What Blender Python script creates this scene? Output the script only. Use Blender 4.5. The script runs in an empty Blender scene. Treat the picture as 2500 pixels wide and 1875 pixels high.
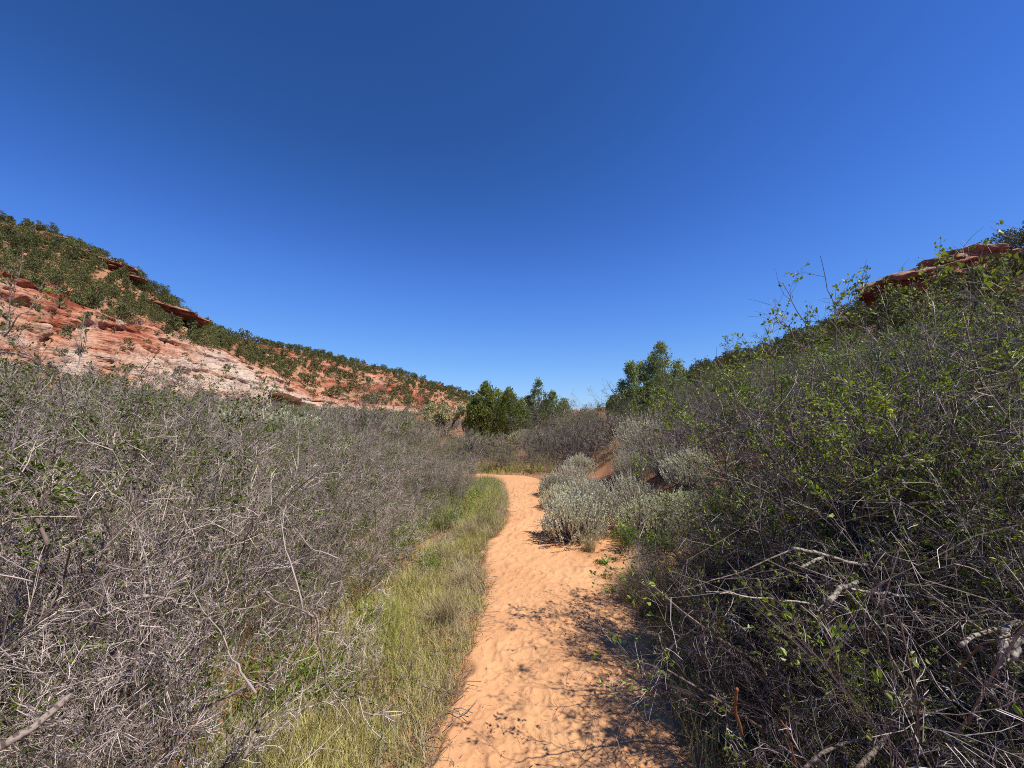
import bpy, math, random
import numpy as np
from mathutils import Vector

S = bpy.context.scene
COL = S.collection

# ------------------------------------------------------------------ camera, sky, sun, exposure
FPX, CU, CV, HZ, EYE = 977.0, 1250.0, 937.5, 1000.0, 1.6
PITCH = math.atan((HZ - CV) / FPX)
cam_d = bpy.data.cameras.new('camera')
cam_d.sensor_width = 36.0
cam_d.lens = 36.0 * FPX / 2500.0
cam_d.clip_start = 0.05
cam_d.clip_end = 6000.0
cam = bpy.data.objects.new('camera', cam_d)
COL.objects.link(cam)
cam.location = (0, 0, EYE)
cam.rotation_euler = (math.pi / 2 + PITCH, 0, 0)
S.camera = cam

SUN_EL = math.radians(57)
SUN_AZ = math.radians(-28)          # angle from +X towards -Y
sdir = Vector((math.cos(SUN_EL) * math.cos(SUN_AZ), math.cos(SUN_EL) * math.sin(SUN_AZ), math.sin(SUN_EL)))
world = bpy.data.worlds.new('World')
S.world = world
world.use_nodes = True
wn = world.node_tree
wn.nodes.clear()
sky = wn.nodes.new('ShaderNodeTexSky')
sky.sky_type = 'NISHITA'
sky.sun_disc = False
sky.sun_elevation = SUN_EL
sky.sun_rotation = math.atan2(sdir.x, sdir.y)
sky.altitude = 1800
sky.air_density = 1.0
sky.dust_density = 0.15
sky.ozone_density = 3.0
hs = wn.nodes.new('ShaderNodeHueSaturation')
hs.inputs['Hue'].default_value = 0.503
hs.inputs['Saturation'].default_value = 1.16
bg = wn.nodes.new('ShaderNodeBackground')
bg.inputs['Strength'].default_value = 0.0975
wo = wn.nodes.new('ShaderNodeOutputWorld')
wn.links.new(sky.outputs[0], hs.inputs['Color'])
k_s = 0.12 * 1.189
m1 = wn.nodes.new('ShaderNodeVectorMath'); m1.operation = 'SCALE'; m1.inputs['Scale'].default_value = k_s
cv = wn.nodes.new('ShaderNodeRGBCurve')
cv.mapping.use_clip = False
for ch, pts in ((0, [(0, 0), (.06, .0265), (.078, .040), (.144, .096), (.352, .209), (1, .42)]),
                (1, [(0, 0), (.144, .096), (.188, .142), (.310, .268), (.610, .462), (1, .62)]),
                (2, [(0, 0), (.362, .352), (.445, .51), (.638, .79), (1, .98)])):
    c_ = cv.mapping.curves[ch]
    c_.points[0].location = pts[0]; c_.points[1].location = pts[-1]
    for q_ in pts[1:-1]: c_.points.new(*q_)
    for q_ in c_.points: q_.handle_type = 'AUTO_CLAMPED'
cv.mapping.update()
m2 = wn.nodes.new('ShaderNodeVectorMath'); m2.operation = 'SCALE'; m2.inputs['Scale'].default_value = 1.0 / k_s
wn.links.new(hs.outputs[0], m1.inputs[0]); wn.links.new(m1.outputs[0], cv.inputs['Color'])
wn.links.new(cv.outputs[0], m2.inputs[0]); wn.links.new(m2.outputs[0], bg.inputs['Color'])
wn.links.new(bg.outputs[0], wo.inputs['Surface'])

sun_d = bpy.data.lights.new('sun', 'SUN')
sun_d.energy = 5.0
sun_d.angle = math.radians(0.5)
sun_d.color = (1.0, 0.95, 0.87)
sun = bpy.data.objects.new('sun', sun_d)
COL.objects.link(sun)
sun.rotation_euler = sdir.to_track_quat('Z', 'Y').to_euler()

S.view_settings.view_transform = 'Standard'
S.view_settings.look = 'None'
S.view_settings.exposure = 0.55
S.view_settings.gamma = 1.0
S.view_settings.use_curve_mapping = False
S.cycles.max_bounces = 6
S.cycles.diffuse_bounces = 3
S.cycles.glossy_bounces = 2
S.cycles.transmission_bounces = 3
S.cycles.use_denoising = False
S.cycles.filter_width = 1.0

# ------------------------------------------------------------------ numeric helpers
def rng(seed):
    return np.random.default_rng(seed)

def ss(a, b, x):
    t = np.clip((np.asarray(x, float) - a) / (b - a), 0, 1)
    return t * t * (3 - 2 * t)

def _h(ix, iy, iz, seed):
    n = (ix * 374761393 + iy * 668265263 + iz * 1274126177 + seed * 974634777) & 0xFFFFFFFF
    n = ((n ^ (n >> 13)) * 1103515245) & 0xFFFFFFFF
    n = ((n ^ (n >> 16)) * 2246822519) & 0xFFFFFFFF
    return ((n ^ (n >> 15)) & 0xFFFFFF) / float(0xFFFFFF)

def vnoise(x, y, z=0.0, seed=0):
    x, y, z = np.broadcast_arrays(np.asarray(x, float), np.asarray(y, float), np.asarray(z, float))
    ix, iy, iz = np.floor(x).astype(np.int64), np.floor(y).astype(np.int64), np.floor(z).astype(np.int64)
    fx, fy, fz = x - ix, y - iy, z - iz
    fx, fy, fz = fx * fx * (3 - 2 * fx), fy * fy * (3 - 2 * fy), fz * fz * (3 - 2 * fz)
    r = 0
    for a in (0, 1):
        for b in (0, 1):
            for c in (0, 1):
                w = (fx if a else 1 - fx) * (fy if b else 1 - fy) * (fz if c else 1 - fz)
                r = r + w * _h(ix + a, iy + b, iz + c, seed)
    return r * 2 - 1

def fbm(x, y, z=0.0, seed=0, o=4, g=0.5):
    r, a, f = 0, 1.0, 1.0
    for i in range(o):
        r = r + a * vnoise(np.asarray(x) * f, np.asarray(y) * f, np.asarray(z) * f, seed + i)
        a *= g
        f *= 2.03
    return r

def P(u, v, Y):
    """World point at depth Y seen at photograph position (u, v) (2500 x 1875)."""
    a, b = (np.asarray(u, float) - CU) / FPX, (CV - np.asarray(v, float)) / FPX
    cy, sy = math.cos(PITCH), math.sin(PITCH)
    dy = cy - b * sy
    return a / dy * Y, Y * np.ones_like(a), EYE + (sy + b * cy) / dy * Y

def G(u, v, z=0.0):
    x, y, zz = P(u, v, 1.0)
    k = (z - EYE) / (zz - EYE)
    return float(x * k), float(k)

def unit(a):
    return a / np.maximum(np.linalg.norm(a, axis=-1, keepdims=True), 1e-9)

# ------------------------------------------------------------------ object helpers
def mesh(name, V, F, mats, smooth=False, fmat=None):
    V = np.ascontiguousarray(V, dtype=np.float32).reshape(-1, 3)
    F = np.ascontiguousarray(F, dtype=np.int32)
    n, k = F.shape
    me = bpy.data.meshes.new(name)
    me.vertices.add(len(V)); me.vertices.foreach_set('co', V.ravel())
    me.loops.add(n * k); me.loops.foreach_set('vertex_index', F.ravel())
    me.polygons.add(n)
    me.polygons.foreach_set('loop_start', np.arange(0, n * k, k, dtype=np.int32))
    me.polygons.foreach_set('use_smooth', np.full(n, smooth, dtype=bool))
    if fmat is not None:
        me.polygons.foreach_set('material_index', np.asarray(fmat, dtype=np.int32))
    for m in (mats if isinstance(mats, (list, tuple)) else [mats]):
        me.materials.append(m)
    me.update(calc_edges=True)
    return me

def link(name, data, parent=None):
    o = bpy.data.objects.new(name, data)
    COL.objects.link(o)
    o.parent = parent
    return o

def tag(o, label=None, cat=None, group=None, kind=None):
    if label: o['label'] = label
    if cat: o['category'] = cat
    if group: o['group'] = group
    if kind: o['kind'] = kind
    return o

def place(o, loc, rz=0.0, s=1.0, tilt=(0, 0)):
    o.location = loc
    o.rotation_euler = (tilt[0], tilt[1], rz)
    o.scale = (s, s, s) if not isinstance(s, (tuple, list)) else s

def copy_tree(o, parent=None):
    c = o.copy()
    COL.objects.link(c)
    c.parent = parent
    for ch in KIDS.get(o.name, []):
        copy_tree(ch, c)
    return c

KIDS = {}
def make_thing(name, parts):
    """Empty at the base; parts = [(part name, mesh)] become its children."""
    r = link(name, None)
    KIDS[r.name] = []
    for pn, me in parts:
        KIDS[r.name].append(link(pn, me, r))
    return r

def kind_top(parts):
    z = []
    for pn, me in parts:
        if pn in ('twigs', 'leaves', 'shoots'):
            c = np.empty(len(me.vertices) * 3, dtype=np.float32); me.vertices.foreach_get('co', c); z.append(c[2::3])
    return float(np.percentile(np.concatenate(z), 97)) if z else 1.0
VR = ([1400, 1500, 1700, 1900, 2050, 2200, 2330, 2500, 3200], [1020, 1010, 930, 880, 850, 822, 800, 715, 570])
VL = ([-600, 0, 120, 250, 400, 500, 620, 780, 1000, 1200, 1300], [760, 850, 862, 890, 925, 958, 985, 1000, 1045, 1105, 1100])
def capped(kind, x, y, s, tab, z0, r, lo=0.9):
    if not hasattr(kind, 'top'): kind.top = kind_top(kind.parts)
    zt = EYE + (HZ - float(np.interp(CU + FPX * (x - (0.5 if x > 0 else 0.0)) / y, *tab))) / FPX * y - z0
    return max(min(s, zt / kind.top * r.uniform(lo, 1.03)), 0.22)

class Kind:
    """First use moves the built thing itself, later uses copy it and its parts."""
    def __init__(self, name, parts):
        self.name, self.parts, self.root = name, parts, None
    def put(self, loc, rz, s, label, cat, group=None, tilt=(0, 0)):
        if self.root is None:
            o = self.root = make_thing(self.name, self.parts)
        else:
            o = copy_tree(self.root)
            for k in ('label', 'category', 'group'):
                if k in o: del o[k]
        place(o, loc, rz, s, tilt)
        tag(o, label, cat, group)
        return o

# ------------------------------------------------------------------ shape builders
def tubes(Pn, R, sides=3):
    """Polylines (N,K,3) with radii (N,K) -> tapered tubes."""
    N, K, _ = Pn.shape
    T = unit(np.gradient(Pn, axis=1))
    ref = np.where(np.abs(T[..., 2:3]) > 0.9, np.array([1.0, 0, 0]), np.array([0, 0, 1.0]))
    A = unit(np.cross(T, ref)); B = np.cross(T, A)
    th = np.arange(sides) / sides * 2 * np.pi
    V = Pn[:, :, None, :] + R[:, :, None, None] * (np.cos(th)[None, None, :, None] * A[:, :, None, :] + np.sin(th)[None, None, :, None] * B[:, :, None, :])
    idx = np.arange(N * K * sides).reshape(N, K, sides)
    a = idx[:, :-1, :]; b = idx[:, 1:, :]
    F = np.stack([a, np.roll(a, -1, 2), np.roll(b, -1, 2), b], -1).reshape(-1, 4)
    return V.reshape(-1, 3), F

def blades(p, d, L, W, r, bend=0.15):
    """Rhombic leaves: base p, direction d, length L, width W."""
    n = len(p)
    d = unit(d)
    side = unit(np.cross(d, unit(r.normal(size=(n, 3)))))
    nrm = np.cross(side, d)
    L = L[:, None]; W = W[:, None]
    m = p + d * L * 0.5 + nrm * L * bend * 0.5
    V = np.stack([p, m - side * W * 0.5, p + d * L, m + side * W * 0.5], 1).reshape(-1, 3)
    F = np.arange(n * 4).reshape(n, 4)
    return V, F

def oval_leaves(p, d, L, W, r):
    """Pointed oval leaves folded along the midrib: six corners, two faces."""
    n = len(p); d = unit(d)
    side = unit(np.cross(d, unit(r.normal(size=(n, 3))))); nrm = np.cross(side, d)
    L = L[:, None]; W = W[:, None]; f = nrm * W * 0.35
    tip = p + d * L - nrm * L * 0.12
    V = np.stack([p, p + d * L * 0.32 - side * W * 0.5 + f, p + d * L * 0.72 - side * W * 0.40 + f, tip,
                  p + d * L * 0.72 + side * W * 0.40 + f, p + d * L * 0.32 + side * W * 0.5 + f], 1).reshape(-1, 3)
    F = (np.arange(n) * 6)[:, None, None] + np.array([[0, 1, 2, 3], [0, 3, 4, 5]])[None]
    return V, F.reshape(-1, 4)

def join(*vf):
    Vs, Fs, o = [], [], 0
    for V, F in vf:
        Vs.append(V); Fs.append(F + o); o += len(V)
    return np.concatenate(Vs), np.concatenate(Fs)

def walk(r, start, d, L, K, wander, up):
    """Vectorised wandering polylines."""
    N = len(start)
    pts = [start]
    step = (L / (K - 1))[:, None]
    for k in range(K - 1):
        pts.append(pts[-1] + d * step)
        d = unit(d + r.normal(size=(N, 3)) * wander + np.array([0, 0, up]))
    return np.stack(pts, 1)

def at_t(Pn, R, t):
    N, K, _ = Pn.shape
    f = t * (K - 1); i = np.minimum(f.astype(int), K - 2); w = (f - i)
    n = np.arange(N)
    p = Pn[n, i] * (1 - w)[:, None] + Pn[n, i + 1] * w[:, None]
    return p, unit(Pn[n, i + 1] - Pn[n, i]), R[n, i] * (1 - w) + R[n, i + 1] * w

def grow(r, n0, L0, r0, base=0.15, spread=0.5, lean=(0, 0), wander=0.12, up=0.03, K0=7, levels=()):
    """levels: (children, length ratio, angle, K, up, tmin). Returns [(P,R)] per level."""
    az = r.uniform(0, 2 * np.pi, n0)
    tl = np.abs(r.normal(0, spread, n0)) + 0.05
    d = np.stack([np.sin(tl) * np.cos(az), np.sin(tl) * np.sin(az), np.cos(tl)], 1)
    d = unit(d + np.array([lean[0], lean[1], 0]))
    st = np.stack([np.cos(az), np.sin(az), 0 * az], 1) * (base * r.uniform(0, 1, n0)[:, None])
    L = L0 * r.uniform(0.65, 1.08, n0)
    Pn = walk(r, st, d, L, K0, wander, up)
    R = (r0 * r.uniform(0.6, 1.2, n0))[:, None] * np.linspace(1, 0.32, K0)[None]
    out = [(Pn, R)]
    for (nc, lr, ang, K, upk, tmin) in levels:
        N = len(Pn)
        par = np.repeat(np.arange(N), nc)
        M = len(par)
        t = r.uniform(tmin, 1.0, M)
        p, pd, pr = at_t(Pn[par], R[par], t)
        perp = unit(np.cross(pd, unit(r.normal(size=(M, 3)))))
        a = ang * r.uniform(0.5, 1.4, M)[:, None]
        d = unit(pd * np.cos(a) + perp * np.sin(a))
        L2 = L[par] * lr * r.uniform(0.4, 1.25, M) * (1.15 - 0.5 * t)
        Pn = walk(r, p, d, L2, K, wander * 1.5, upk)
        R = (np.maximum(pr * 0.62, MINR))[:, None] * np.linspace(1, 0.45, K)[None]
        L = L2
        out.append((Pn, R))
    return out
MINR = 0.0013

def leaves_on(r, lv, n, L, W, tmin=0.2, outw=0.8, cluster=1, jit=0.01, clumpy=False):
    Pn, R = lv
    c = Pn[:, -1]
    w = ss(-0.15, 0.45, fbm(c[:, 0] * 3.2, c[:, 1] * 3.2, c[:, 2] * 3.2, int(r.integers(0, 999)), 2)) + 0.04
    if clumpy: w = w * (0.25 + ss(0.2, 0.9, c[:, 2] / max(c[:, 2].max(), 0.1)))
    else: w = w * 0 + 1
    par = r.choice(len(Pn), n, p=w / w.sum())
    t = r.uniform(tmin, 1, n)
    p, pd, _ = at_t(Pn[par], R[par], t)
    if cluster > 1:
        p = np.repeat(p, cluster, 0); pd = np.repeat(pd, cluster, 0)
        p = p + r.normal(size=p.shape) * jit
    m = len(p)
    d = pd + r.normal(size=(m, 3)) * outw + np.array([0, 0, 0.25])
    s = r.uniform(0.6, 1.25, m)
    return oval_leaves(p, d, L * s, W * s, r) if clumpy else blades(p, d, L * s, W * s, r)

# ------------------------------------------------------------------ materials
def nt(name):
    m = bpy.data.materials.new(name)
    m.use_nodes = True
    t = m.node_tree
    t.nodes.clear()
    out = t.nodes.new('ShaderNodeOutputMaterial')
    return m, t, out

def nn(t, typ, **kw):
    n = t.nodes.new(typ)
    for k, v in kw.items():
        if k in n.inputs: n.inputs[k].default_value = v
        else: setattr(n, k, v)
    return n

def ramp(t, fac, stops):
    n = t.nodes.new('ShaderNodeValToRGB')
    e = n.color_ramp.elements
    while len(e) > 1: e.remove(e[-1])
    e[0].position = stops[0][0]; e[0].color = (*stops[0][1], 1)
    for p, c in stops[1:]:
        x = e.new(p); x.color = (*c, 1)
    t.links.new(fac, n.inputs[0])
    return n.outputs[0]

def mixc(t, fac, a, b, typ='MIX'):
    n = t.nodes.new('ShaderNodeMix'); n.data_type = 'RGBA'; n.blend_type = typ
    for s, v in ((n.inputs[0], fac), (n.inputs[6], a), (n.inputs[7], b)):
        if isinstance(v, (int, float)): s.default_value = v
        elif isinstance(v, tuple): s.default_value = (*v, 1)
        else: t.links.new(v, s)
    return n.outputs[2]

def math_n(t, op, a, b=0.0):
    n = t.nodes.new('ShaderNodeMath'); n.operation = op
    for s, v in ((n.inputs[0], a), (n.inputs[1], b)):
        if isinstance(v, (int, float)): s.default_value = v
        else: t.links.new(v, s)
    return n.outputs[0]

def leaf_mat(name, stops, trans=0.3, gloss=0.0, patch=None):
    m, t, out = nt(name)
    g = t.nodes.new('ShaderNodeNewGeometry')
    oi = t.nodes.new('ShaderNodeObjectInfo')
    f = math_n(t, 'ADD', math_n(t, 'MULTIPLY', g.outputs['Random Per Island'], 0.6), math_n(t, 'MULTIPLY', oi.outputs['Random'], 0.4))
    if patch:
        no = nn(t, 'ShaderNodeTexNoise', Scale=patch, Detail=2.0)
        t.links.new(g.outputs['Position'], no.inputs['Vector'])
        f = math_n(t, 'ADD', math_n(t, 'MULTIPLY', f, 0.5), math_n(t, 'MULTIPLY', no.outputs[0], 0.5))
    c = ramp(t, f, stops)
    d = nn(t, 'ShaderNodeBsdfDiffuse'); t.links.new(c, d.inputs['Color'])
    tr = nn(t, 'ShaderNodeBsdfTranslucent')
    c2 = mixc(t, 1.0, c, (1.0, 1.0, 0.55), 'MULTIPLY'); t.links.new(c2, tr.inputs['Color'])
    mx = nn(t, 'ShaderNodeMixShader'); mx.inputs[0].default_value = trans
    t.links.new(d.outputs[0], mx.inputs[1]); t.links.new(tr.outputs[0], mx.inputs[2])
    o = mx.outputs[0]
    if gloss:
        gl = nn(t, 'ShaderNodeBsdfGlossy', Roughness=0.45)
        m2 = nn(t, 'ShaderNodeMixShader'); m2.inputs[0].default_value = gloss
        t.links.new(o, m2.inputs[1]); t.links.new(gl.outputs[0], m2.inputs[2]); o = m2.outputs[0]
    t.links.new(o, out.inputs[0])
    return m

def bark_mat(name, stops, scale=30.0, rough=0.8):
    m, t, out = nt(name)
    g = t.nodes.new('ShaderNodeNewGeometry')
    no = nn(t, 'ShaderNodeTexNoise', Scale=scale, Detail=3.0)
    t.links.new(g.outputs['Position'], no.inputs['Vector'])
    f = math_n(t, 'ADD', math_n(t, 'MULTIPLY', g.outputs['Random Per Island'], 0.65), math_n(t, 'MULTIPLY', no.outputs[0], 0.4))
    c = ramp(t, f, stops)
    oi = t.nodes.new('ShaderNodeObjectInfo')
    hue = ramp(t, oi.outputs['Random'], [(0.0, (0.78, 0.72, 0.68)), (0.25, (1.0, 0.94, 0.82)), (0.5, (0.98, 0.88, 0.88)), (0.75, (1.18, 1.10, 1.06)), (1.0, (0.84, 0.80, 0.68))])
    c = mixc(t, 1.0, c, hue, 'MULTIPLY')
    b = nn(t, 'ShaderNodeBsdfPrincipled', Roughness=rough)
    b.inputs['Specular IOR Level'].default_value = 0.08
    t.links.new(c, b.inputs['Base Color'])
    if name in ('bleached_wood', 'weathered_wood'):
        fib = nn(t, 'ShaderNodeTexNoise', Scale=90.0, Detail=5.0)
        t.links.new(g.outputs['Position'], fib.inputs['Vector'])
        c = mixc(t, 0.9, c, ramp(t, fib.outputs[0], [(0.40, (0.30, 0.26, 0.22)), (0.52, (1, 1, 1))]), 'MULTIPLY')
        t.links.new(c, b.inputs['Base Color'])
        bp = nn(t, 'ShaderNodeBump', Strength=1.0, Distance=0.004); t.links.new(fib.outputs[0], bp.inputs['Height'])
        t.links.new(bp.outputs[0], b.inputs['Normal'])
    t.links.new(b.outputs[0], out.inputs[0])
    return m

M = {}
M['twig'] = bark_mat('grey_twig', [(0.1, (0.055, 0.043, 0.042)), (0.45, (0.18, 0.148, 0.140)), (0.68, (0.40, 0.35, 0.325)), (1.0, (0.66, 0.60, 0.54))])
M['stem'] = bark_mat('grey_stem', [(0.1, (0.05, 0.04, 0.033)), (0.6, (0.17, 0.14, 0.12)), (1.0, (0.32, 0.28, 0.24))])
M['twigd'] = bark_mat('dark_twig', [(0.1, (0.030, 0.024, 0.022)), (0.50, (0.085, 0.072, 0.066)), (0.70, (0.30, 0.27, 0.25)), (1.0, (0.85, 0.81, 0.75))])
M['dead'] = bark_mat('bleached_wood', [(0.1, (0.186, 0.167, 0.149)), (0.5, (0.298, 0.279, 0.254)), (1.0, (0.384, 0.366, 0.335))], 34)
M['wood'] = bark_mat('weathered_wood', [(0.1, (0.128, 0.104, 0.088)), (0.6, (0.224, 0.192, 0.168)), (1.0, (0.336, 0.288, 0.240))], 20)
M['redstem'] = bark_mat('red_brown_stem', [(0.2, (0.12, 0.05, 0.03)), (0.6, (0.22, 0.10, 0.05)), (1.0, (0.35, 0.19, 0.09))], 20)
M['tan'] = bark_mat('tan_stalk', [(0.2, (0.38, 0.26, 0.13)), (1.0, (0.55, 0.42, 0.24))], 9)
M['olive'] = leaf_mat('olive_leaf', [(0.1, (0.066, 0.098, 0.020)), (0.5, (0.143, 0.178, 0.042)), (0.85, (0.242, 0.259, 0.070)), (1.0, (0.374, 0.322, 0.110))])
M['green'] = leaf_mat('green_leaf', [(0.05, (0.085, 0.129, 0.022)), (0.4, (0.172, 0.240, 0.032)), (0.8, (0.286, 0.349, 0.049)), (1.0, (0.472, 0.428, 0.077))], 0.38, 0.03)
M['sage'] = leaf_mat('silver_sage_leaf', [(0.1, (0.385, 0.385, 0.274)), (0.5, (0.590, 0.579, 0.436)), (0.9, (0.749, 0.718, 0.568)), (1.0, (0.771, 0.664, 0.487))], 0.2)
M['sageg'] = leaf_mat('pale_green_sage_leaf', [(0.1, (0.374, 0.387, 0.243)), (0.5, (0.559, 0.561, 0.374)), (1.0, (0.724, 0.672, 0.486))], 0.22)
M['bright'] = leaf_mat('bright_green_leaf', [(0.1, (0.14, 0.24, 0.03)), (0.5, (0.26, 0.40, 0.05)), (1.0, (0.40, 0.50, 0.09))], 0.35)
M['jun'] = leaf_mat('juniper_sprig', [(0.1, (0.059, 0.083, 0.019)), (0.5, (0.136, 0.166, 0.041)), (0.9, (0.224, 0.248, 0.065)), (1.0, (0.307, 0.295, 0.095))], 0.18)
M['junb'] = leaf_mat('blue_juniper_sprig', [(0.1, (0.100, 0.133, 0.054)), (0.5, (0.215, 0.259, 0.102)), (0.9, (0.337, 0.370, 0.153)), (1.0, (0.429, 0.414, 0.179))], 0.18)
M['pale'] = leaf_mat('pale_yellow_leaf', [(0.1, (0.238, 0.246, 0.111)), (0.5, (0.391, 0.374, 0.187)), (1.0, (0.527, 0.476, 0.281))], 0.3)
M['grass'] = leaf_mat('grass_blade', [(0.2, (0.162, 0.216, 0.044)), (0.40, (0.322, 0.340, 0.087)), (0.55, (0.495, 0.430, 0.167)), (0.8, (0.602, 0.499, 0.244)), (1.0, (0.645, 0.567, 0.304))], 0.3, 0.0, 1.7)
M['grassg'] = leaf_mat('green_grass_blade', [(0.1, (0.091, 0.169, 0.026)), (0.5, (0.182, 0.260, 0.052)), (0.8, (0.312, 0.338, 0.091)), (1.0, (0.468, 0.390, 0.169))], 0.3)
M['straw'] = leaf_mat('straw', [(0.1, (0.240, 0.192, 0.104)), (0.6, (0.400, 0.328, 0.192)), (1.0, (0.496, 0.432, 0.288))], 0.2)
M['litter'] = leaf_mat('dry_litter', [(0.1, (0.048, 0.032, 0.024)), (0.5, (0.160, 0.112, 0.072)), (1.0, (0.320, 0.240, 0.144))], 0.0)
M['hilltree'] = leaf_mat('pinyon_needles', [(0.1, (0.043, 0.051, 0.022)), (0.5, (0.105, 0.115, 0.046)), (0.85, (0.166, 0.173, 0.068)), (1.0, (0.247, 0.230, 0.109))], 0.12)
M['hillbush'] = leaf_mat('slope_brush_leaf', [(0.1, (0.06, 0.075, 0.03)), (0.5, (0.12, 0.13, 0.06)), (1.0, (0.24, 0.22, 0.12))], 0.1)

def sand_mat():
    m, t, out = nt('orange_sand')
    g = t.nodes.new('ShaderNodeNewGeometry')
    n1 = nn(t, 'ShaderNodeTexNoise', Scale=1.4, Detail=5.0); t.links.new(g.outputs['Position'], n1.inputs['Vector'])
    n2 = nn(t, 'ShaderNodeTexNoise', Scale=260.0, Detail=3.0); t.links.new(g.outputs['Position'], n2.inputs['Vector'])
    n3 = nn(t, 'ShaderNodeTexNoise', Scale=45.0, Detail=4.0); t.links.new(g.outputs['Position'], n3.inputs['Vector'])
    c = ramp(t, n1.outputs[0], [(0.3, (0.465, 0.240, 0.114)), (0.5, (0.52, 0.285, 0.138)), (0.72, (0.55, 0.322, 0.160))])
    c = mixc(t, math_n(t, 'MULTIPLY', n2.outputs[0], 0.35), c, (0.46, 0.19, 0.085))
    spk = ramp(t, n3.outputs[0], [(0.27, (0.35, 0.2, 0.13)), (0.33, (1, 1, 1))])
    c = mixc(t, 0.6, c, spk, 'MULTIPLY')
    b = nn(t, 'ShaderNodeBsdfPrincipled', Roughness=0.95); b.inputs['Specular IOR Level'].default_value = 0.12
    t.links.new(c, b.inputs['Base Color'])
    bp = nn(t, 'ShaderNodeBump', Strength=0.5, Distance=0.006)
    t.links.new(math_n(t, 'ADD', n2.outputs[0], math_n(t, 'MULTIPLY', n3.outputs[0], 2.0)), bp.inputs['Height'])
    t.links.new(bp.outputs[0], b.inputs['Normal'])
    t.links.new(b.outputs[0], out.inputs[0])
    return m
M['sand'] = sand_mat()

def soil_mat():
    m, t, out = nt('red_soil')
    g = t.nodes.new('ShaderNodeNewGeometry')
    n1 = nn(t, 'ShaderNodeTexNoise', Scale=2.0, Detail=6.0); t.links.new(g.outputs['Position'], n1.inputs['Vector'])
    n2 = nn(t, 'ShaderNodeTexNoise', Scale=60.0, Detail=4.0); t.links.new(g.outputs['Position'], n2.inputs['Vector'])
    c = ramp(t, n1.outputs[0], [(0.3, (0.20, 0.075, 0.038)), (0.5, (0.33, 0.13, 0.065)), (0.7, (0.42, 0.20, 0.10))])
    c = mixc(t, ramp(t, n2.outputs[0], [(0.45, (0, 0, 0)), (0.6, (0.85, 0.85, 0.85))]), c, (0.20, 0.145, 0.09))
    b = nn(t, 'ShaderNodeBsdfPrincipled', Roughness=0.95); b.inputs['Specular IOR Level'].default_value = 0.1
    t.links.new(c, b.inputs['Base Color'])
    bp = nn(t, 'ShaderNodeBump', Strength=0.8, Distance=0.02); t.links.new(n2.outputs[0], bp.inputs['Height'])
    t.links.new(bp.outputs[0], b.inputs['Normal'])
    t.links.new(b.outputs[0], out.inputs[0])
    return m
M['soil'] = soil_mat()

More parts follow.
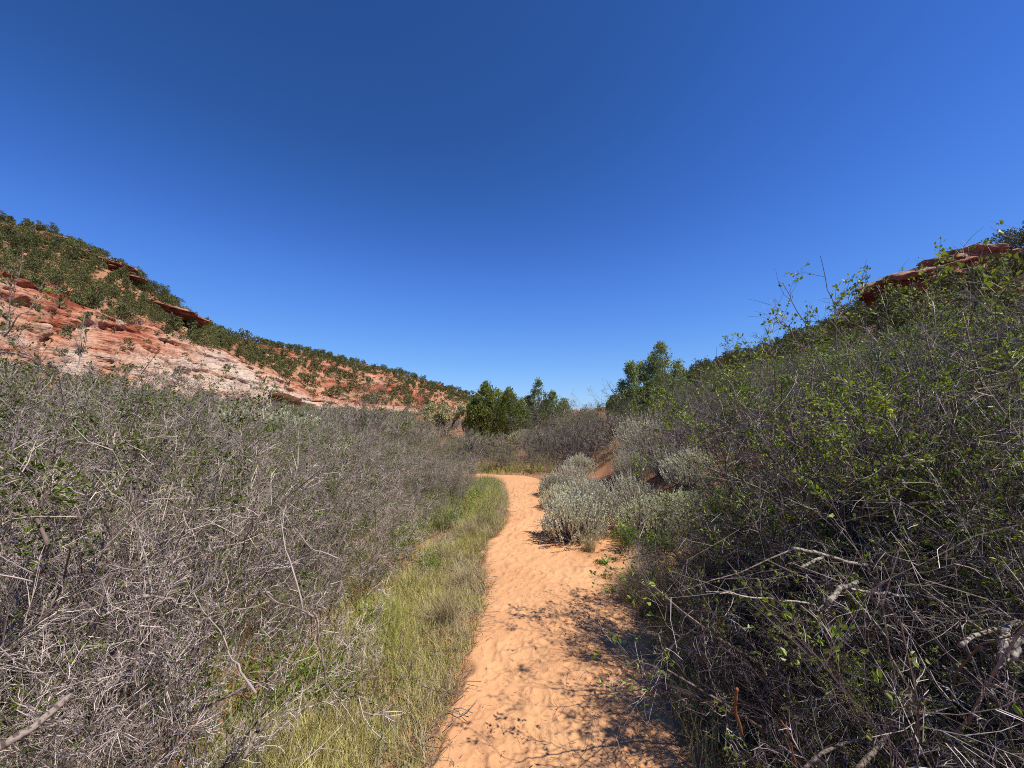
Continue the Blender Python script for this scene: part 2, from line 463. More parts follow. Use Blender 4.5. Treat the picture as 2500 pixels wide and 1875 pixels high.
def rock_mat(name, soil=True, dark=0.84):
    """Cross-bedded sandstone; vertex attribute 'rock' = 1 on bare rock, 0 on soil slopes; 'pale' whitens."""
    m, t, out = nt(name)
    g = t.nodes.new('ShaderNodeNewGeometry')
    pos = g.outputs['Position']
    mp = nn(t, 'ShaderNodeMapping'); mp.inputs['Scale'].default_value = (0.08, 0.08, 0.42); mp.inputs['Rotation'].default_value = (0.12, 0.16, 0)
    t.links.new(pos, mp.inputs['Vector'])
    n1 = nn(t, 'ShaderNodeTexNoise', Scale=1.0, Detail=7.0, Roughness=0.62, Distortion=0.8); t.links.new(mp.outputs[0], n1.inputs['Vector'])
    mp2 = nn(t, 'ShaderNodeMapping'); mp2.inputs['Scale'].default_value = (0.55, 0.55, 3.6); mp2.inputs['Rotation'].default_value = (0.25, -0.2, 0)
    t.links.new(pos, mp2.inputs['Vector'])
    n2 = nn(t, 'ShaderNodeTexNoise', Scale=1.0, Detail=5.0, Roughness=0.6, Distortion=1.2); t.links.new(mp2.outputs[0], n2.inputs['Vector'])
    n3 = nn(t, 'ShaderNodeTexNoise', Scale=0.09, Detail=4.0); t.links.new(pos, n3.inputs['Vector'])
    n4 = nn(t, 'ShaderNodeTexNoise', Scale=1.6, Detail=6.0); t.links.new(pos, n4.inputs['Vector'])
    pale = t.nodes.new('ShaderNodeAttribute'); pale.attribute_name = 'pale'
    f = math_n(t, 'ADD', math_n(t, 'MULTIPLY', n1.outputs[0], 0.75), math_n(t, 'MULTIPLY', n2.outputs[0], 0.30))
    f = math_n(t, 'ADD', f, math_n(t, 'MULTIPLY', math_n(t, 'SUBTRACT', pale.outputs['Fac'], 0.5), 0.42))
    c = ramp(t, f, [(0.30, (0.24 * dark, 0.062 * dark, 0.028 * dark)), (0.40, (0.42 * dark, 0.15 * dark, 0.085 * dark)), (0.48, (0.56 * dark, 0.27 * dark, 0.165 * dark)),
                    (0.60, (0.58 * dark, 0.37 * dark, 0.26 * dark)), (0.75, (0.63 * dark, 0.48 * dark, 0.37 * dark))])
    # desert varnish streaks and lichen
    mp3 = nn(t, 'ShaderNodeMapping'); mp3.inputs['Scale'].default_value = (0.5, 0.5, 0.07)
    t.links.new(pos, mp3.inputs['Vector'])
    n5 = nn(t, 'ShaderNodeTexNoise', Scale=1.0, Detail=4.0); t.links.new(mp3.outputs[0], n5.inputs['Vector'])
    c = mixc(t, ramp(t, n5.outputs[0], [(0.56, (0, 0, 0)), (0.70, (0.55, 0.55, 0.55))]), c, (0.15, 0.085, 0.065))
    crk = ramp(t, n2.outputs[0], [(0.36, (0.35, 0.25, 0.21)), (0.43, (1, 1, 1)), (0.56, (1, 1, 1)), (0.60, (0.75, 0.62, 0.56)), (0.64, (1, 1, 1))])
    c = mixc(t, 0.7, c, crk, 'MULTIPLY')
    vo = nn(t, 'ShaderNodeTexVoronoi', Scale=0.32); vo.feature = 'DISTANCE_TO_EDGE'
    wv = mixc(t, 0.12, pos, n4.outputs['Color'], 'ADD'); mp4 = nn(t, 'ShaderNodeMapping'); mp4.inputs['Scale'].default_value = (1.0, 1.0, 1.9)
    nw = nn(t, 'ShaderNodeTexNoise', Scale=0.5, Detail=4.0); t.links.new(pos, nw.inputs['Vector'])
    wv = mixc(t, 1.0, pos, mixc(t, 1.0, nw.outputs['Color'], (3.5, 3.5, 3.5), 'MULTIPLY'), 'ADD')
    t.links.new(wv, mp4.inputs['Vector']); t.links.new(mp4.outputs[0], vo.inputs['Vector'])
    vk = ramp(t, vo.outputs['Distance'], [(0.0, (0.30, 0.22, 0.19)), (0.035, (1, 1, 1))])
    c = mixc(t, 0.55, c, vk, 'MULTIPLY')
    if soil:
        ra = t.nodes.new('ShaderNodeAttribute'); ra.attribute_name = 'rock'
        sc = ramp(t, n4.outputs[0], [(0.3, (0.20, 0.075, 0.042)), (0.5, (0.34, 0.135, 0.072)), (0.68, (0.42, 0.23, 0.13))])
        sc = mixc(t, ramp(t, n3.outputs[0], [(0.4, (0, 0, 0)), (0.62, (0.7, 0.7, 0.7))]), sc, (0.40, 0.24, 0.13))
        c = mixc(t, ra.outputs['Fac'], sc, c)
    b = nn(t, 'ShaderNodeBsdfPrincipled', Roughness=0.92); b.inputs['Specular IOR Level'].default_value = 0.12
    t.links.new(c, b.inputs['Base Color'])
    bp = nn(t, 'ShaderNodeBump', Strength=1.0, Distance=0.6)
    t.links.new(math_n(t, 'ADD', n2.outputs[0], math_n(t, 'MULTIPLY', n4.outputs[0], 0.5)), bp.inputs['Height'])
    t.links.new(bp.outputs[0], b.inputs['Normal'])
    t.links.new(b.outputs[0], out.inputs[0])
    return m
M['rock'] = rock_mat('cross_bedded_sandstone')
M['boulder'] = rock_mat('boulder_sandstone', soil=False)
M['block'] = rock_mat('red_sandstone_block', soil=False, dark=0.66)

def set_attr(me, name, vals):
    a = me.attributes.new(name, 'FLOAT', 'POINT')
    a.data.foreach_set('value', np.asarray(vals, dtype=np.float32).ravel())

# ------------------------------------------------------------------ the trail outline and the ground
K213 = 1.1302
LE = [(930, 1659), (965, 1560), (1000, 1450), (1040, 1330), (1056, 1270), (1046, 1210), (1052, 1170), (1088, 1145), (1098, 1085), (1088, 1045)]
RE = [(1480, 1659), (1440, 1560), (1405, 1400), (1372, 1300), (1310, 1240), (1292, 1215), (1240, 1180), (1215, 1150), (1192, 1100), (1172, 1060), (1162, 1037)]
le = sorted([G(u * K213, v * K213)[::-1] for u, v in LE]); re_ = sorted([G(u * K213, v * K213)[::-1] for u, v in RE])
le = [(-6, le[0][1] + 0.3), (0, le[0][1])] + le + [(9.25, le[-1][1] - 0.25), (9.5, -1.9), (9.9, -3.4), (10.3, -4.6), (14, -6)]
re_ = [(-6, re_[0][1]), (0, re_[0][1])] + re_ + [(9.8, re_[-1][1] - 0.35), (10.2, -1.6), (10.6, -3.3), (11, -4.6), (14, -6.0)]
ley, lex = np.array(le).T; rey, rex = np.array(re_).T
def xl(y): return np.interp(y, ley, lex)
def xr(y): return np.interp(y, rey, rex)
def sand_right(y):   # bare sand continues between the sagebrush on the right
    return xr(y) + 1.15 * ss(3.4, 4.2, y) * (1 - ss(6.6, 8.0, y)) + 0.08
def edge_d(x, y):
    n = 0.07 * vnoise(x * 5, y * 5, 0, 3) + 0.05 * vnoise(x * 13, y * 13, 0, 5)
    return np.minimum(x - xl(y), sand_right(y) - x) + n

def bank(x, y):
    b = 0.62 * ss(1.9, 3.3, x + 0.12 * np.minimum(y - 6, 0)) * ss(1.0, 5.0, y)
    b = b + 0.25 * ss(3.0, 7.0, x)
    b = b + 0.15 * ss(-2.5, -7.0, x)
    return b
def ground_z(x, y):
    x = np.asarray(x, float); y = np.asarray(y, float)
    near = np.exp(-((x / 40) ** 2 + (y / 40) ** 2))
    return bank(x, y) + 0.03 * fbm(x * 1.3, y * 1.3, 0, 11, 3) * near + 0.012 * vnoise(x * 7, y * 7, 0, 12) * near

def graded(lo, hi, n, k):
    """Spacing small near 0, growing outwards."""
    a, b = np.arcsinh(lo / k), np.arcsinh(hi / k)
    return np.sinh(np.linspace(a, b, n)) * k

def gridmesh(name, X, Y, Z, mat, smooth=True):
    ny, nx = X.shape
    i = np.arange(ny * nx).reshape(ny, nx)
    F = np.stack([i[:-1, :-1], i[:-1, 1:], i[1:, 1:], i[1:, :-1]], -1).reshape(-1, 4)
    return mesh(name, np.stack([X, Y, Z], -1), F, mat, smooth)

gx = graded(-2500, 2500, 300, 2.2); gy = graded(-2500, 2500, 320, 2.6)
X, Y = np.meshgrid(gx, gy)
Z = ground_z(X, Y)
inside = ss(0.02, 0.10, edge_d(X, Y)) * (np.abs(Y) < 13)
Z = Z - 0.07 * inside
Z = Z - 2.0 * ss(300, 900, np.hypot(X, Y))
gme = gridmesh('ground', X, Y, Z, M['soil'])
tag(link('ground', gme), kind='structure')

r = rng(5)
ty = [0.9]
while ty[-1] < 11.2: ty.append(ty[-1] + max(0.007, 0.0042 * ty[-1]))
ty = np.concatenate([np.linspace(-4, 0.88, 40), np.array(ty)])
tq = np.linspace(0, 1, 210)
X = (xl(ty) - 0.3)[:, None] + (sand_right(ty) + 0.3 - (xl(ty) - 0.3))[:, None] * tq[None]
Y = np.repeat(ty[:, None], len(tq), 1)
rel = 0.003 * fbm(X * 2.2, Y * 2.2, 0, 21, 2) + 0.0035 * fbm(X * 13, Y * 11, 0, 24, 3) + 0.002 * fbm(X * 34, Y * 30, 0, 27, 2)
for k in range(1500):      # trodden foot marks
    fy = r.uniform(0.9, 10.2)
    fx = r.uniform(float(xl(fy)) + 0.1, float(xr(fy)) - 0.08)
    a = r.normal(0, 0.9); L, W = r.uniform(0.035, 0.10), r.uniform(0.038, 0.052)
    j0, j1 = np.searchsorted(ty, fy - 0.25), np.searchsorted(ty, fy + 0.25)
    dx, dy = X[j0:j1] - fx, Y[j0:j1] - fy
    p, q = dx * math.cos(a) - dy * math.sin(a), dx * math.sin(a) + dy * math.cos(a)
    p = p - 0.015 * np.sin(q / L * 2)
    rr = np.sqrt((p / W) ** 2 + (q / L) ** 2)
    dep = r.uniform(0.002, 0.0075)
    rel[j0:j1] = rel[j0:j1] * (1 - 0.35 * (rr < 1)) - dep * (1 - ss(0.72, 1.0, rr)) + dep * 0.55 * np.exp(-((rr - 1.12) / 0.16) ** 2)
    if r.uniform() < 0.25:
        rel[j0:j1] += 0.0012 * np.sin(q * 320) * (rr < 0.8)
ed = edge_d(X, Y)
Z = ground_z(X, Y) * ss(0.0, 0.3, np.minimum(ed, 0.3)) * 0.5 + 0.006 + rel * ss(-0.02, 0.12, ed) - 0.12 * ss(0.03, -0.16, ed)
Z = np.where(ed < 0.0, Z + ground_z(X, Y) * 0.2, Z)
sand = link('trail', gridmesh('trail', X, Y, Z, M['sand']))
tag(sand, kind='structure')
def floor_z(x, y):
    return float(ground_z(x, y)) if edge_d(np.float64(x), np.float64(y)) < 0.03 else 0.0

# ------------------------------------------------------------------ left hill
def column_table(rows):
    a = np.array(rows, float)
    return a[:, 0], a[:, 1:]

# u : (foot v, foot Y), (base v,Y), (rim v,Y), (ridge v,Y)
LT = [
    (-4000, 16, 960, 26, 760, 34, 640, 60),
    (-1500, 20, 925, 32, 690, 42, 560, 70),
    (-600, 26, 890, 38, 600, 52, 440, 88),
    (0,    30, 890, 46, 672, 62, 560, 104),
    (100,  33, 905, 51, 712, 68, 578, 110),
    (200,  36, 925, 56, 752, 74, 625, 113),
    (253,  38, 935, 59, 768, 78, 645, 116),
    (320,  40, 948, 64, 785, 84, 688, 122),
    (380,  43, 958, 68, 797, 90, 722, 128),
    (470,  47, 972, 75, 841, 98, 775, 140),
    (542,  51, 982, 83, 858, 110, 815, 158),
    (600,  54, 990, 90, 886, 120, 835, 180),
    (680,  58, 998, 100, 918, 132, 850, 215),
    (752,  63, 1006, 112, 960, 138, 862, 235),
    (800,  66, 1010, 118, 970, 142, 872, 245),
    (900,  72, 1018, 130, 984, 155, 892, 262),
    (1011, 80, 1030, 142, 998, 168, 920, 285),
    (1100, 86, 1042, 150, 1008, 182, 948, 305),
    (1170, 92, 1040, 160, 1015, 200, 976, 325),
    (1230, 100, 1020, 175, 1012, 215, 1000, 350),
    (1300, 110, 1012, 190, 1010, 235, 1012, 380),
]
lu, lt = column_table(LT)
def smooth_interp(u, cols):
    return np.stack([np.interp(u, lu, cols[:, k]) for k in range(cols.shape[1])], -1)

us = np.concatenate([np.linspace(-4000, -150, 60)[:-1], np.arange(-150, 1301, 2.3)])
C = smooth_interp(us, lt)
NR = 250
tt = np.linspace(0, 4, NR)       # 0 foot, 1 rock base, 2 rim, 3 ridge, 4 behind
hx, hy, hz = [], [], []
def col_points(u, c):
    f = P(u, 1000, c[0]); foot = np.array([f[0], f[1], -0.5])
    b = np.array(P(u, c[1], c[2]), float); m = np.array(P(u, c[3], c[4]), float); rd = np.array(P(u, c[5], c[6]), float)
    bk = rd + (rd - m) * 0.9; bk[2] = rd[2] - 9
    return np.stack([foot, b.ravel(), m.ravel(), rd.ravel(), bk])
CP = np.stack([col_points(u, c) for u, c in zip(us, C)])          # (cols,5,3)
def hill_base(ci, t):
    i = np.clip(t.astype(int), 0, 3); w = t - i
    a = CP[ci, i]; b = CP[ci, i + 1]
    # rounded dome from base to rim, straight slope above
    wz = np.where(i == 1, np.sin(w * np.pi / 2) * 0.55 + w * 0.45, np.where(i == 0, w ** 1.6, np.where(i == 2, np.sin(w * np.pi / 2) * 0.35 + w * 0.65, w ** 2)))
    p = a + (b - a) * w[..., None]
    p[..., 2] = a[..., 2] + (b[..., 2] - a[..., 2]) * wz
    return p
ci, tg = np.meshgrid(np.arange(len(us)), tt, indexing='ij')
HB = hill_base(ci, tg)
nrm = np.stack([np.full(len(us), 0.9), -0.44 * np.ones(len(us)), np.zeros(len(us))], -1)[:, None, :]
x, y, z = HB[..., 0], HB[..., 1], HB[..., 2]
U = us[:, None] + 0 * tg
rockm = ss(0.92, 1.02, tg + 0.05 * vnoise(x * .1, y * .1, 0, 31)) * (1 - ss(1.98, 2.08, tg + 0.10 * fbm(x * .06, y * .06, 0, 33, 3)))
outc = ss(0.10, 0.35, fbm(x * 0.055, y * 0.04, z * 0.10, 44, 3)) * ss(2.0, 2.2, tg) * (1 - ss(2.95, 3.0, tg))
rockm = np.maximum(rockm, outc)
dep = HB[..., 1]
bed = z + 0.10 * x + 0.05 * y + 2.2 * fbm(x * .03, y * .03, z * 0.02, 41, 3)
def ledge(q, sharp=0.25):
    fq = q - np.floor(q)
    return ss(0.0, sharp, fq) * (1 - fq)        # juts out fast, then recedes
off = 1.7 * ledge(bed / 4.3) * (0.35 + 0.65 * ss(-0.1, 0.5, fbm(x * .05, y * .05, 0, 43, 2))) + 0.55 * ledge(bed / 1.35 + 0.4) + 0.4 * ledge((z + 0.35 * x + 0.1 * y) / 0.55)
off = off * rockm + 1.0 * fbm(x * .12, y * .12, z * .12, 46, 5) + 0.42 * rockm * fbm(x * .7, y * .7, z * 1.1, 47, 3)
# weathered hollows and vertical joints in the cliff
hol = ss(0.25, 0.6, fbm(x * .09, y * .07, z * .2, 48, 3)) * rockm
off = off - 2.2 * hol
off = off - 1.2 * np.exp(-(fbm(x * .05 + y * .05, 0, 0, 49, 2) / 0.06) ** 2) * rockm
# dark red rim overhang high on the cliff, strongest at the left
rim = np.exp(-((tg - 1.93) / 0.05) ** 2) * ss(500, 100, U)
und = np.exp(-((tg - 1.80) / 0.07) ** 2) * ss(500, 100, U)
off = off + 1.0 * rim - 1.6 * und * (0.5 + 0.5 * vnoise(x * .1, y * .1, 0, 50))
# big alcove near the bend of the cliff
alc = ss(1.0, 0.75, ((U - 705) / 58) ** 2 + ((tg - 1.16) / 0.17) ** 2)
off = off - 9.0 * alc
lip = np.exp(-(((U - 700) / 75) ** 2)) * np.exp(-((tg - 1.36) / 0.05) ** 2)
off = off + 2.6 * lip
HP = HB + nrm * off[..., None]
HP[..., 2] += (0.35 * fbm(x * .2, y * .2, 0, 52, 4) + 1.3 * fbm(x * .035, y * .035, 0, 53, 2) * ss(2.0, 2.4, tg)) + outc * 1.0 * ledge(bed / 2.6)
pale = 0.60 + 0.36 * fbm(x * .035, y * .03, z * .06, 55, 3) + 0.30 * ss(1.75, 1.2, tg) * ss(250, 420, U) + 0.2 * ss(700, 800, U) - 0.30 * ss(1.7, 1.95, tg) - 0.45 * outc - 0.35 * alc
pale = pale + 0.4 * np.exp(-((U - 200 - 60 * (tg - 1.5)) / 30) ** 2) - 0.25 * np.exp(-((U - 330) / 60) ** 2) * ss(1.3, 1.6, tg)
hme = gridmesh('hill', HP[..., 0], HP[..., 1], HP[..., 2], M['rock'])
set_attr(hme, 'rock', np.clip(rockm, 0, 1)); set_attr(hme, 'pale', np.clip(pale, 0, 1))
tag(link('hillside', hme), kind='structure')
def hill_point(u, t):
    i = int(np.clip(np.searchsorted(us, u), 0, len(us) - 1)); j = int(np.clip(round(t / 4 * (NR - 1)), 0, NR - 1))
    return HP[i, j], rockm[i, j]

# ------------------------------------------------------------------ right hill
RT = [  # u, foot Y, mid v, mid Y, ridge v, ridge Y
    (1420, 120, 1006, 170, 1004, 260),
    (1560, 60, 992, 110, 985, 190),
    (1700, 30, 950, 70, 905, 150),
    (1822, 20, 925, 55, 872, 115),
    (1985, 14, 885, 42, 822, 90),
    (2104, 12, 845, 36, 770, 76),
    (2166, 11, 830, 34, 735, 70),
    (2330, 10, 790, 31, 655, 64),
    (2500, 9, 760, 29, 610, 62),
    (2800, 8, 700, 27, 520, 58),
    (3600, 7, 560, 24, 300, 50),
    (5200, 6, 300, 20, -100, 42),
]
ru, rt = column_table(RT)
rus = np.concatenate([np.arange(1420, 2600, 4.0), np.linspace(2600, 5200, 60)])
RC = np.stack([np.interp(rus, ru, rt[:, k]) for k in range(5)], -1)
def rcol(u, c):
    f = P(u, 1000, c[0]); foot = np.array([f[0], f[1], 0.3])
    return np.stack([foot, np.array(P(u, c[1], c[2]), float).ravel(), np.array(P(u, c[3], c[4]), float).ravel(), np.array(P(u, c[3] + 5, c[4] * 1.5), float).ravel()])
RP = np.stack([rcol(u, c) for u, c in zip(rus, RC)])
RP[:, 3, 2] = RP[:, 2, 2] - 2
tr = np.linspace(0, 3, 130)
ci, tg = np.meshgrid(np.arange(len(rus)), tr, indexing='ij')
i = np.clip(tg.astype(int), 0, 2); w = tg - i
RB = RP[ci, i] + (RP[ci, i + 1] - RP[ci, i]) * w[..., None]
x, y, z = RB[..., 0], RB[..., 1], RB[..., 2]
ro = ss(0.15, 0.4, fbm(x * .07, y * .06, z * .12, 64, 3)) * ss(0.7, 1.0, tg)
RB[..., 2] += (0.6 * fbm(x * .1, y * .1, 0, 61, 4) + 0.9 * ro * ledge(z / 2.2)) * ss(0, 0.5, tg)
RB[..., 0] += -1.5 * ro * ledge(z / 2.2 + .3)
rme = gridmesh('right_hill', RB[..., 0], RB[..., 1], RB[..., 2], M['rock'])
set_attr(rme, 'rock', np.clip(ro, 0, 1)); set_attr(rme, 'pale', 0.15 + 0 * ro)
tag(link('hill', rme), kind='structure')
def rhill_point(u, t):
    i = int(np.clip(np.searchsorted(rus, u), 0, len(rus) - 1)); j = int(np.clip(round(t / 3 * 129), 0, 129))
    return RB[i, j]

# ------------------------------------------------------------------ sandstone blocks and ledges
def block_mesh(seed, w, d, h, over=0.25, layers=6, pal=0.35, na=110, nz=46, flat=0.75):
    th = np.linspace(0, 2 * np.pi, na, endpoint=False)
    tz = np.linspace(0, 1, nz)
    T, Zt = np.meshgrid(th, tz, indexing='ij')
    e = 3.2
    rad = 1 / (np.abs(np.cos(T)) ** e + np.abs(np.sin(T)) ** e) ** (1 / e)
    cx, sx = np.cos(T), np.sin(T)
    q = Zt * layers + 0.5 * fbm(cx * 2, sx * 2, Zt, seed, 2)
    prof = 1 - over * (1 - ss(0.15, flat, Zt)) - 0.95 * ss(0.93, 1.03, Zt) ** 2.2
    rr = rad * (prof + 0.20 * ledge(q, 0.3) + 0.17 * fbm(cx * 2.6, sx * 2.6, Zt * 3, seed + 3, 5) + 0.08 * ledge(q * 2.7) - 0.10 * np.exp(-(vnoise(T * 1.6 + Zt, 0, 0, seed + 9) / 0.10) ** 2))
    rr[:, -1] = 0.0
    Xb, Yb = cx * rr * w / 2, sx * rr * d / 2
    Zb = (Zt - 0.25) * h + 0.06 * h * fbm(cx * 1.5 + Xb * .2, sx * 1.5, 0, seed + 7, 3)
    idx = np.arange(na * nz).reshape(na, nz)
    a = idx; b = np.roll(idx, -1, 0)
    F = np.stack([a[:, :-1], b[:, :-1], b[:, 1:], a[:, 1:]], -1).reshape(-1, 4)
    me = mesh('sandstone_block', np.stack([Xb, Yb, Zb], -1), F, M['block'], True)
    set_attr(me, 'pale', np.clip(pal + 0.45 * ss(0.75, 0.95, Zt) , 0, 1))
    return me

def block(me, loc, rz, label, group, tilt=(0, 0), s=1.0):
    o = link('sandstone_ledge', me)
    place(o, loc, rz, s, tilt)
    return tag(o, label, 'rock ledge', group)

B1 = block_mesh(71, 12.5, 10, 7.2, 0.34, 5, 0.15)
B2 = block_mesh(72, 10.5, 9, 6.4, 0.26, 4, 0.12)
B3 = block_mesh(73, 9, 7, 3.0, 0.25, 3, 0.25, 80, 26)
B4 = block_mesh(74, 9, 6, 2.2, 0.3, 3, 0.2, 80, 26)
def pw(u, v, Y):
    a = P(u, v, Y); return (float(a[0]), float(a[1]), float(a[2]))
block(B1, pw(2272, 744, 56), 0.15, 'big overhanging red sandstone block with a pale top on the right ridge', 'overhanging ledges on the right ridge', (0.0, -0.26))
block(B2, pw(2448, 702, 55), -0.2, 'flat-topped red sandstone block at the right edge, behind the overhanging one', 'overhanging ledges on the right ridge', (0.1, -0.05))
block(B4, pw(2215, 765, 58), 0.5, 'small lit red rock below the overhanging block on the right slope', 'overhanging ledges on the right ridge', (0.1, -0.2))
block(B4, pw(1990, 868, 80), 0.2, 'low red rock half hidden behind the tall green shoots on the right slope', 'overhanging ledges on the right ridge', (0, 0), 0.8)
for (u, v, Y, me, rz, tl, s, lab) in [
    (122, 594, 106, B4, 0.3, 0.08, 1.15, 'red flat-capped sandstone ledge just below the skyline, high on the left slope'),
    (205, 628, 105, B3, 0.2, 0.22, 0.8, 'thin red sandstone ledge sloping down among the junipers left of the dark overhang'),
    (268, 655, 107, B3, 0.1, 0.30, 1.0, 'dark overhanging ledge under the skyline trees at the middle of the left slope'),
    (318, 682, 108, B4, 0.0, 0.25, 0.75, 'rounded end of the dark ledge, lowest of the skyline ledges'),
    (405, 762, 108, B4, 0.2, 0.25, 1.3, 'bright red layered outcrop among junipers right of the dark ledges'),
    (448, 782, 112, B4, 0.9, 0.2, 1.1, 'bright red layered outcrop lower down, touching the pale cliff'),
    (170, 668, 92, B3, 0.5, 0.1, 0.55, 'small dark rock slab between junipers in the middle of the left slope'),
    (22, 684, 66, B3, 0.1, 0.12, 0.55, 'dark red overhanging rim at the left end of the pale cliff')]:
    block(me, pw(u, v, Y), rz, lab, 'sandstone ledges on the left slope', (0, tl), s)

def boulder_mesh(seed, pal):
    r = rng(seed); na, nz = 40, 22
    T, F_ = np.meshgrid(np.linspace(0, 2 * np.pi, na, endpoint=False), np.linspace(0.0, np.pi, nz), indexing='ij')
    d = np.stack([np.cos(T) * np.sin(F_), np.sin(T) * np.sin(F_), -np.cos(F_)], -1)
    e = (np.abs(d) ** 3.0).sum(-1) ** (-1 / 3.0)
    q = d * (e * (1 + 0.22 * fbm(d[..., 0] * 1.3, d[..., 1] * 1.3, d[..., 2] * 1.3, seed, 4)))[..., None] * np.array([1.0, 0.8, 0.7])
    idx = np.arange(na * nz).reshape(na, nz); a, b = idx, np.roll(idx, -1, 0)
    me = mesh('boulder', q, np.stack([a[:, :-1], b[:, :-1], b[:, 1:], a[:, 1:]], -1).reshape(-1, 4), M['boulder'], False)
    set_attr(me, 'pale', np.full(na * nz, pal))
    return me
BO = [boulder_mesh(81, 1.0), boulder_mesh(82, 0.9), boulder_mesh(83, 0.7), boulder_mesh(84, 0.2)]
for (u, t_, k, s_, lab) in [(355, 1.42, 3, 1.5, 'dark grey boulder lodged on the pale cliff between two bushes'), (290, 1.75, 0, 0.9, 'small white boulder near the cliff rim, left of the dark boulder'),
                            (430, 1.30, 0, 2.6, 'big pale grey boulder leaning on the cliff, right of the dark boulder'), (455, 1.12, 1, 1.9, 'cream boulder under the big pale grey one'),
                            (500, 1.06, 1, 2.4, 'broad cream boulder at the cliff foot below the red outcrops'), (560, 1.08, 2, 1.7, 'orange-pink boulder at the cliff foot left of the alcove'),
                            (395, 1.10, 2, 1.5, 'orange-pink boulder at the cliff foot below the dark boulder'), (330, 1.16, 1, 1.6, 'cream block at the cliff foot, left of the dark boulder'),
                            (620, 1.04, 2, 1.5, 'low orange boulder just left of the alcove'), (250, 1.22, 2, 1.4, 'pink block on the cliff below the white boulder'),
                            (775, 1.10, 1, 2.2, 'pale boulder right of the alcove'), (150, 1.45, 3, 1.2, 'dark hollowed block on the left part of the cliff'),
                            (90, 1.30, 2, 1.5, 'rounded pink block on the left part of the cliff')]:
    p_, _ = hill_point(u, t_)
    o = link('boulder', BO[k])
    place(o, (float(p_[0]), float(p_[1]), float(p_[2]) - 0.05 * s_), u * 0.7, s_, (0.3 * math.sin(u), 0.3 * math.cos(u)))
    tag(o, lab, 'boulder', 'boulders on the pale cliff')

B5 = block_mesh(75, 4.6, 4.2, 3.4, 0.12, 4, 0.25, 60, 26)
for (u, v, rz, sc, lab) in [(2305, 672, 0.3, 0.9, 'blocky red boulder on top of the overhanging ledge, nearest its nose'), (2372, 655, 1.1, 1.05, 'tallest blocky boulder standing on the right ledge'),
                            (2430, 655, 2.0, 0.8, 'small blocky boulder at the back of the right ledge'), (2262, 745, 0.8, 1.0, 'dark red block tucked under the nose of the right ledge'),
                            (2355, 715, 0.2, 1.2, 'dark red block below the middle of the right ledge'), (2480, 668, 0.5, 1.1, 'blocky red boulder at the right edge under the big juniper')]:
    block(B5, pw(u, v, 52.5), rz, lab, 'overhanging ledges on the right ridge', (0.05, -0.12), sc)

# ------------------------------------------------------------------ trees on the hillsides
def clump_crown(r, n_cl, per, W, H, size, zc=0.55, shape='round'):
    """Foliage quads gathered in clumps spread through a crown W wide and H tall."""
    c = []
    while len(c) < n_cl:
        q = r.uniform(-1, 1, 3)
        if shape == 'round':
            if np.linalg.norm(q) > 1 or np.linalg.norm(q) < 0.35: continue
            c.append([q[0] * W / 2, q[1] * W / 2, H * zc + q[2] * H * 0.42])
        else:
            zz = (q[2] + 1) / 2; wr = (1 - zz) ** 0.7 * 1.05
            if math.hypot(q[0], q[1]) > wr: continue
            c.append([q[0] * W / 2, q[1] * W / 2, H * (0.12 + 0.82 * zz)])
    c = np.array(c)
    cr = r.uniform(0.55, 1.2, n_cl) * W * 0.16
    k = np.repeat(np.arange(n_cl), per)
    q = unit(r.normal(size=(len(k), 3))) * (r.uniform(0.2, 1, len(k)) ** 0.5)[:, None]
    p = c[k] + q * cr[k][:, None] * np.array([1, 1, 0.8])
    s = size * r.uniform(0.6, 1.4, len(k))
    d = q + r.normal(size=q.shape) * 0.5 + np.array([0, 0, 0.3])
    return blades(p, d, s, s * 0.55, r)

def trunk_tubes(r, H, rad, n=4):
    lv = grow(r, 1, H * 0.8, rad, 0.0, 0.12, wander=0.12, up=0.1, K0=6, levels=[(n, 0.5, 0.9, 4, 0.12, 0.25)])
    return join(*[tubes(p, R, 5) for p, R in lv])

HT = []
for k, (W, H, shp, mat) in enumerate([(3.4, 3.6, 'round', 'hilltree'), (2.6, 4.6, 'round', 'hilltree'), (4.2, 3.4, 'round', 'hilltree'), (2.3, 4.4, 'cone', 'hilltree'), (3.0, 3.0, 'round', 'hilltree')]):
    rr_ = rng(100 + k)
    HT.append(Kind('hillside_tree', [('trunk', mesh('trunk', *trunk_tubes(rr_, H, 0.16), M['stem'])),
                                     ('crown', mesh('crown', *clump_crown(rr_, 38, 40, W, H, 0.21, shape=shp), M[mat]))]))
def pw0(u, v, Y):
    a = P(u, v, Y); return (float(a[0]), float(a[1]), float(a[2]))
cand = []
r = rng(77)
occ = {}
def free(p, d):
    kx, ky = int(p[0] // d), int(p[1] // d)
    for a in (-1, 0, 1):
        for b in (-1, 0, 1):
            for q in occ.get((kx + a, ky + b), ()):
                if (q[0] - p[0]) ** 2 + (q[1] - p[1]) ** 2 < d * d: return False
    occ.setdefault((kx, ky), []).append(p)
    return True
for k in range(15000):
    u = r.uniform(-140, 1260)
    t = r.uniform(0.15, 3.12)
    p, rk = hill_point(u, t)
    if t < 1.0: dens, hs_ = 0.14, 0.62
    elif t < 1.97: dens, hs_ = 0.016, 0.42
    else: dens, hs_ = 0.95, 1.0
    if t > 2 and rk > 0.5: dens *= 0.25
    if t > 2:
        dens *= 0.45 + 0.55 * float(ss(-0.35, 0.1, fbm(p[0] * .05, p[1] * .05, 0, 91, 2)))
        if u > 620: dens *= 0.9
    if t > 2.9: dens *= 0.9
    if r.uniform() > dens: continue
    if not free(p, 2.3): continue
    cand.append((u, t, p, hs_ * (0.45 + 0.85 * r.uniform() ** 1.3)))
print('hill trees', len(cand))
rcand = []
occ.clear()
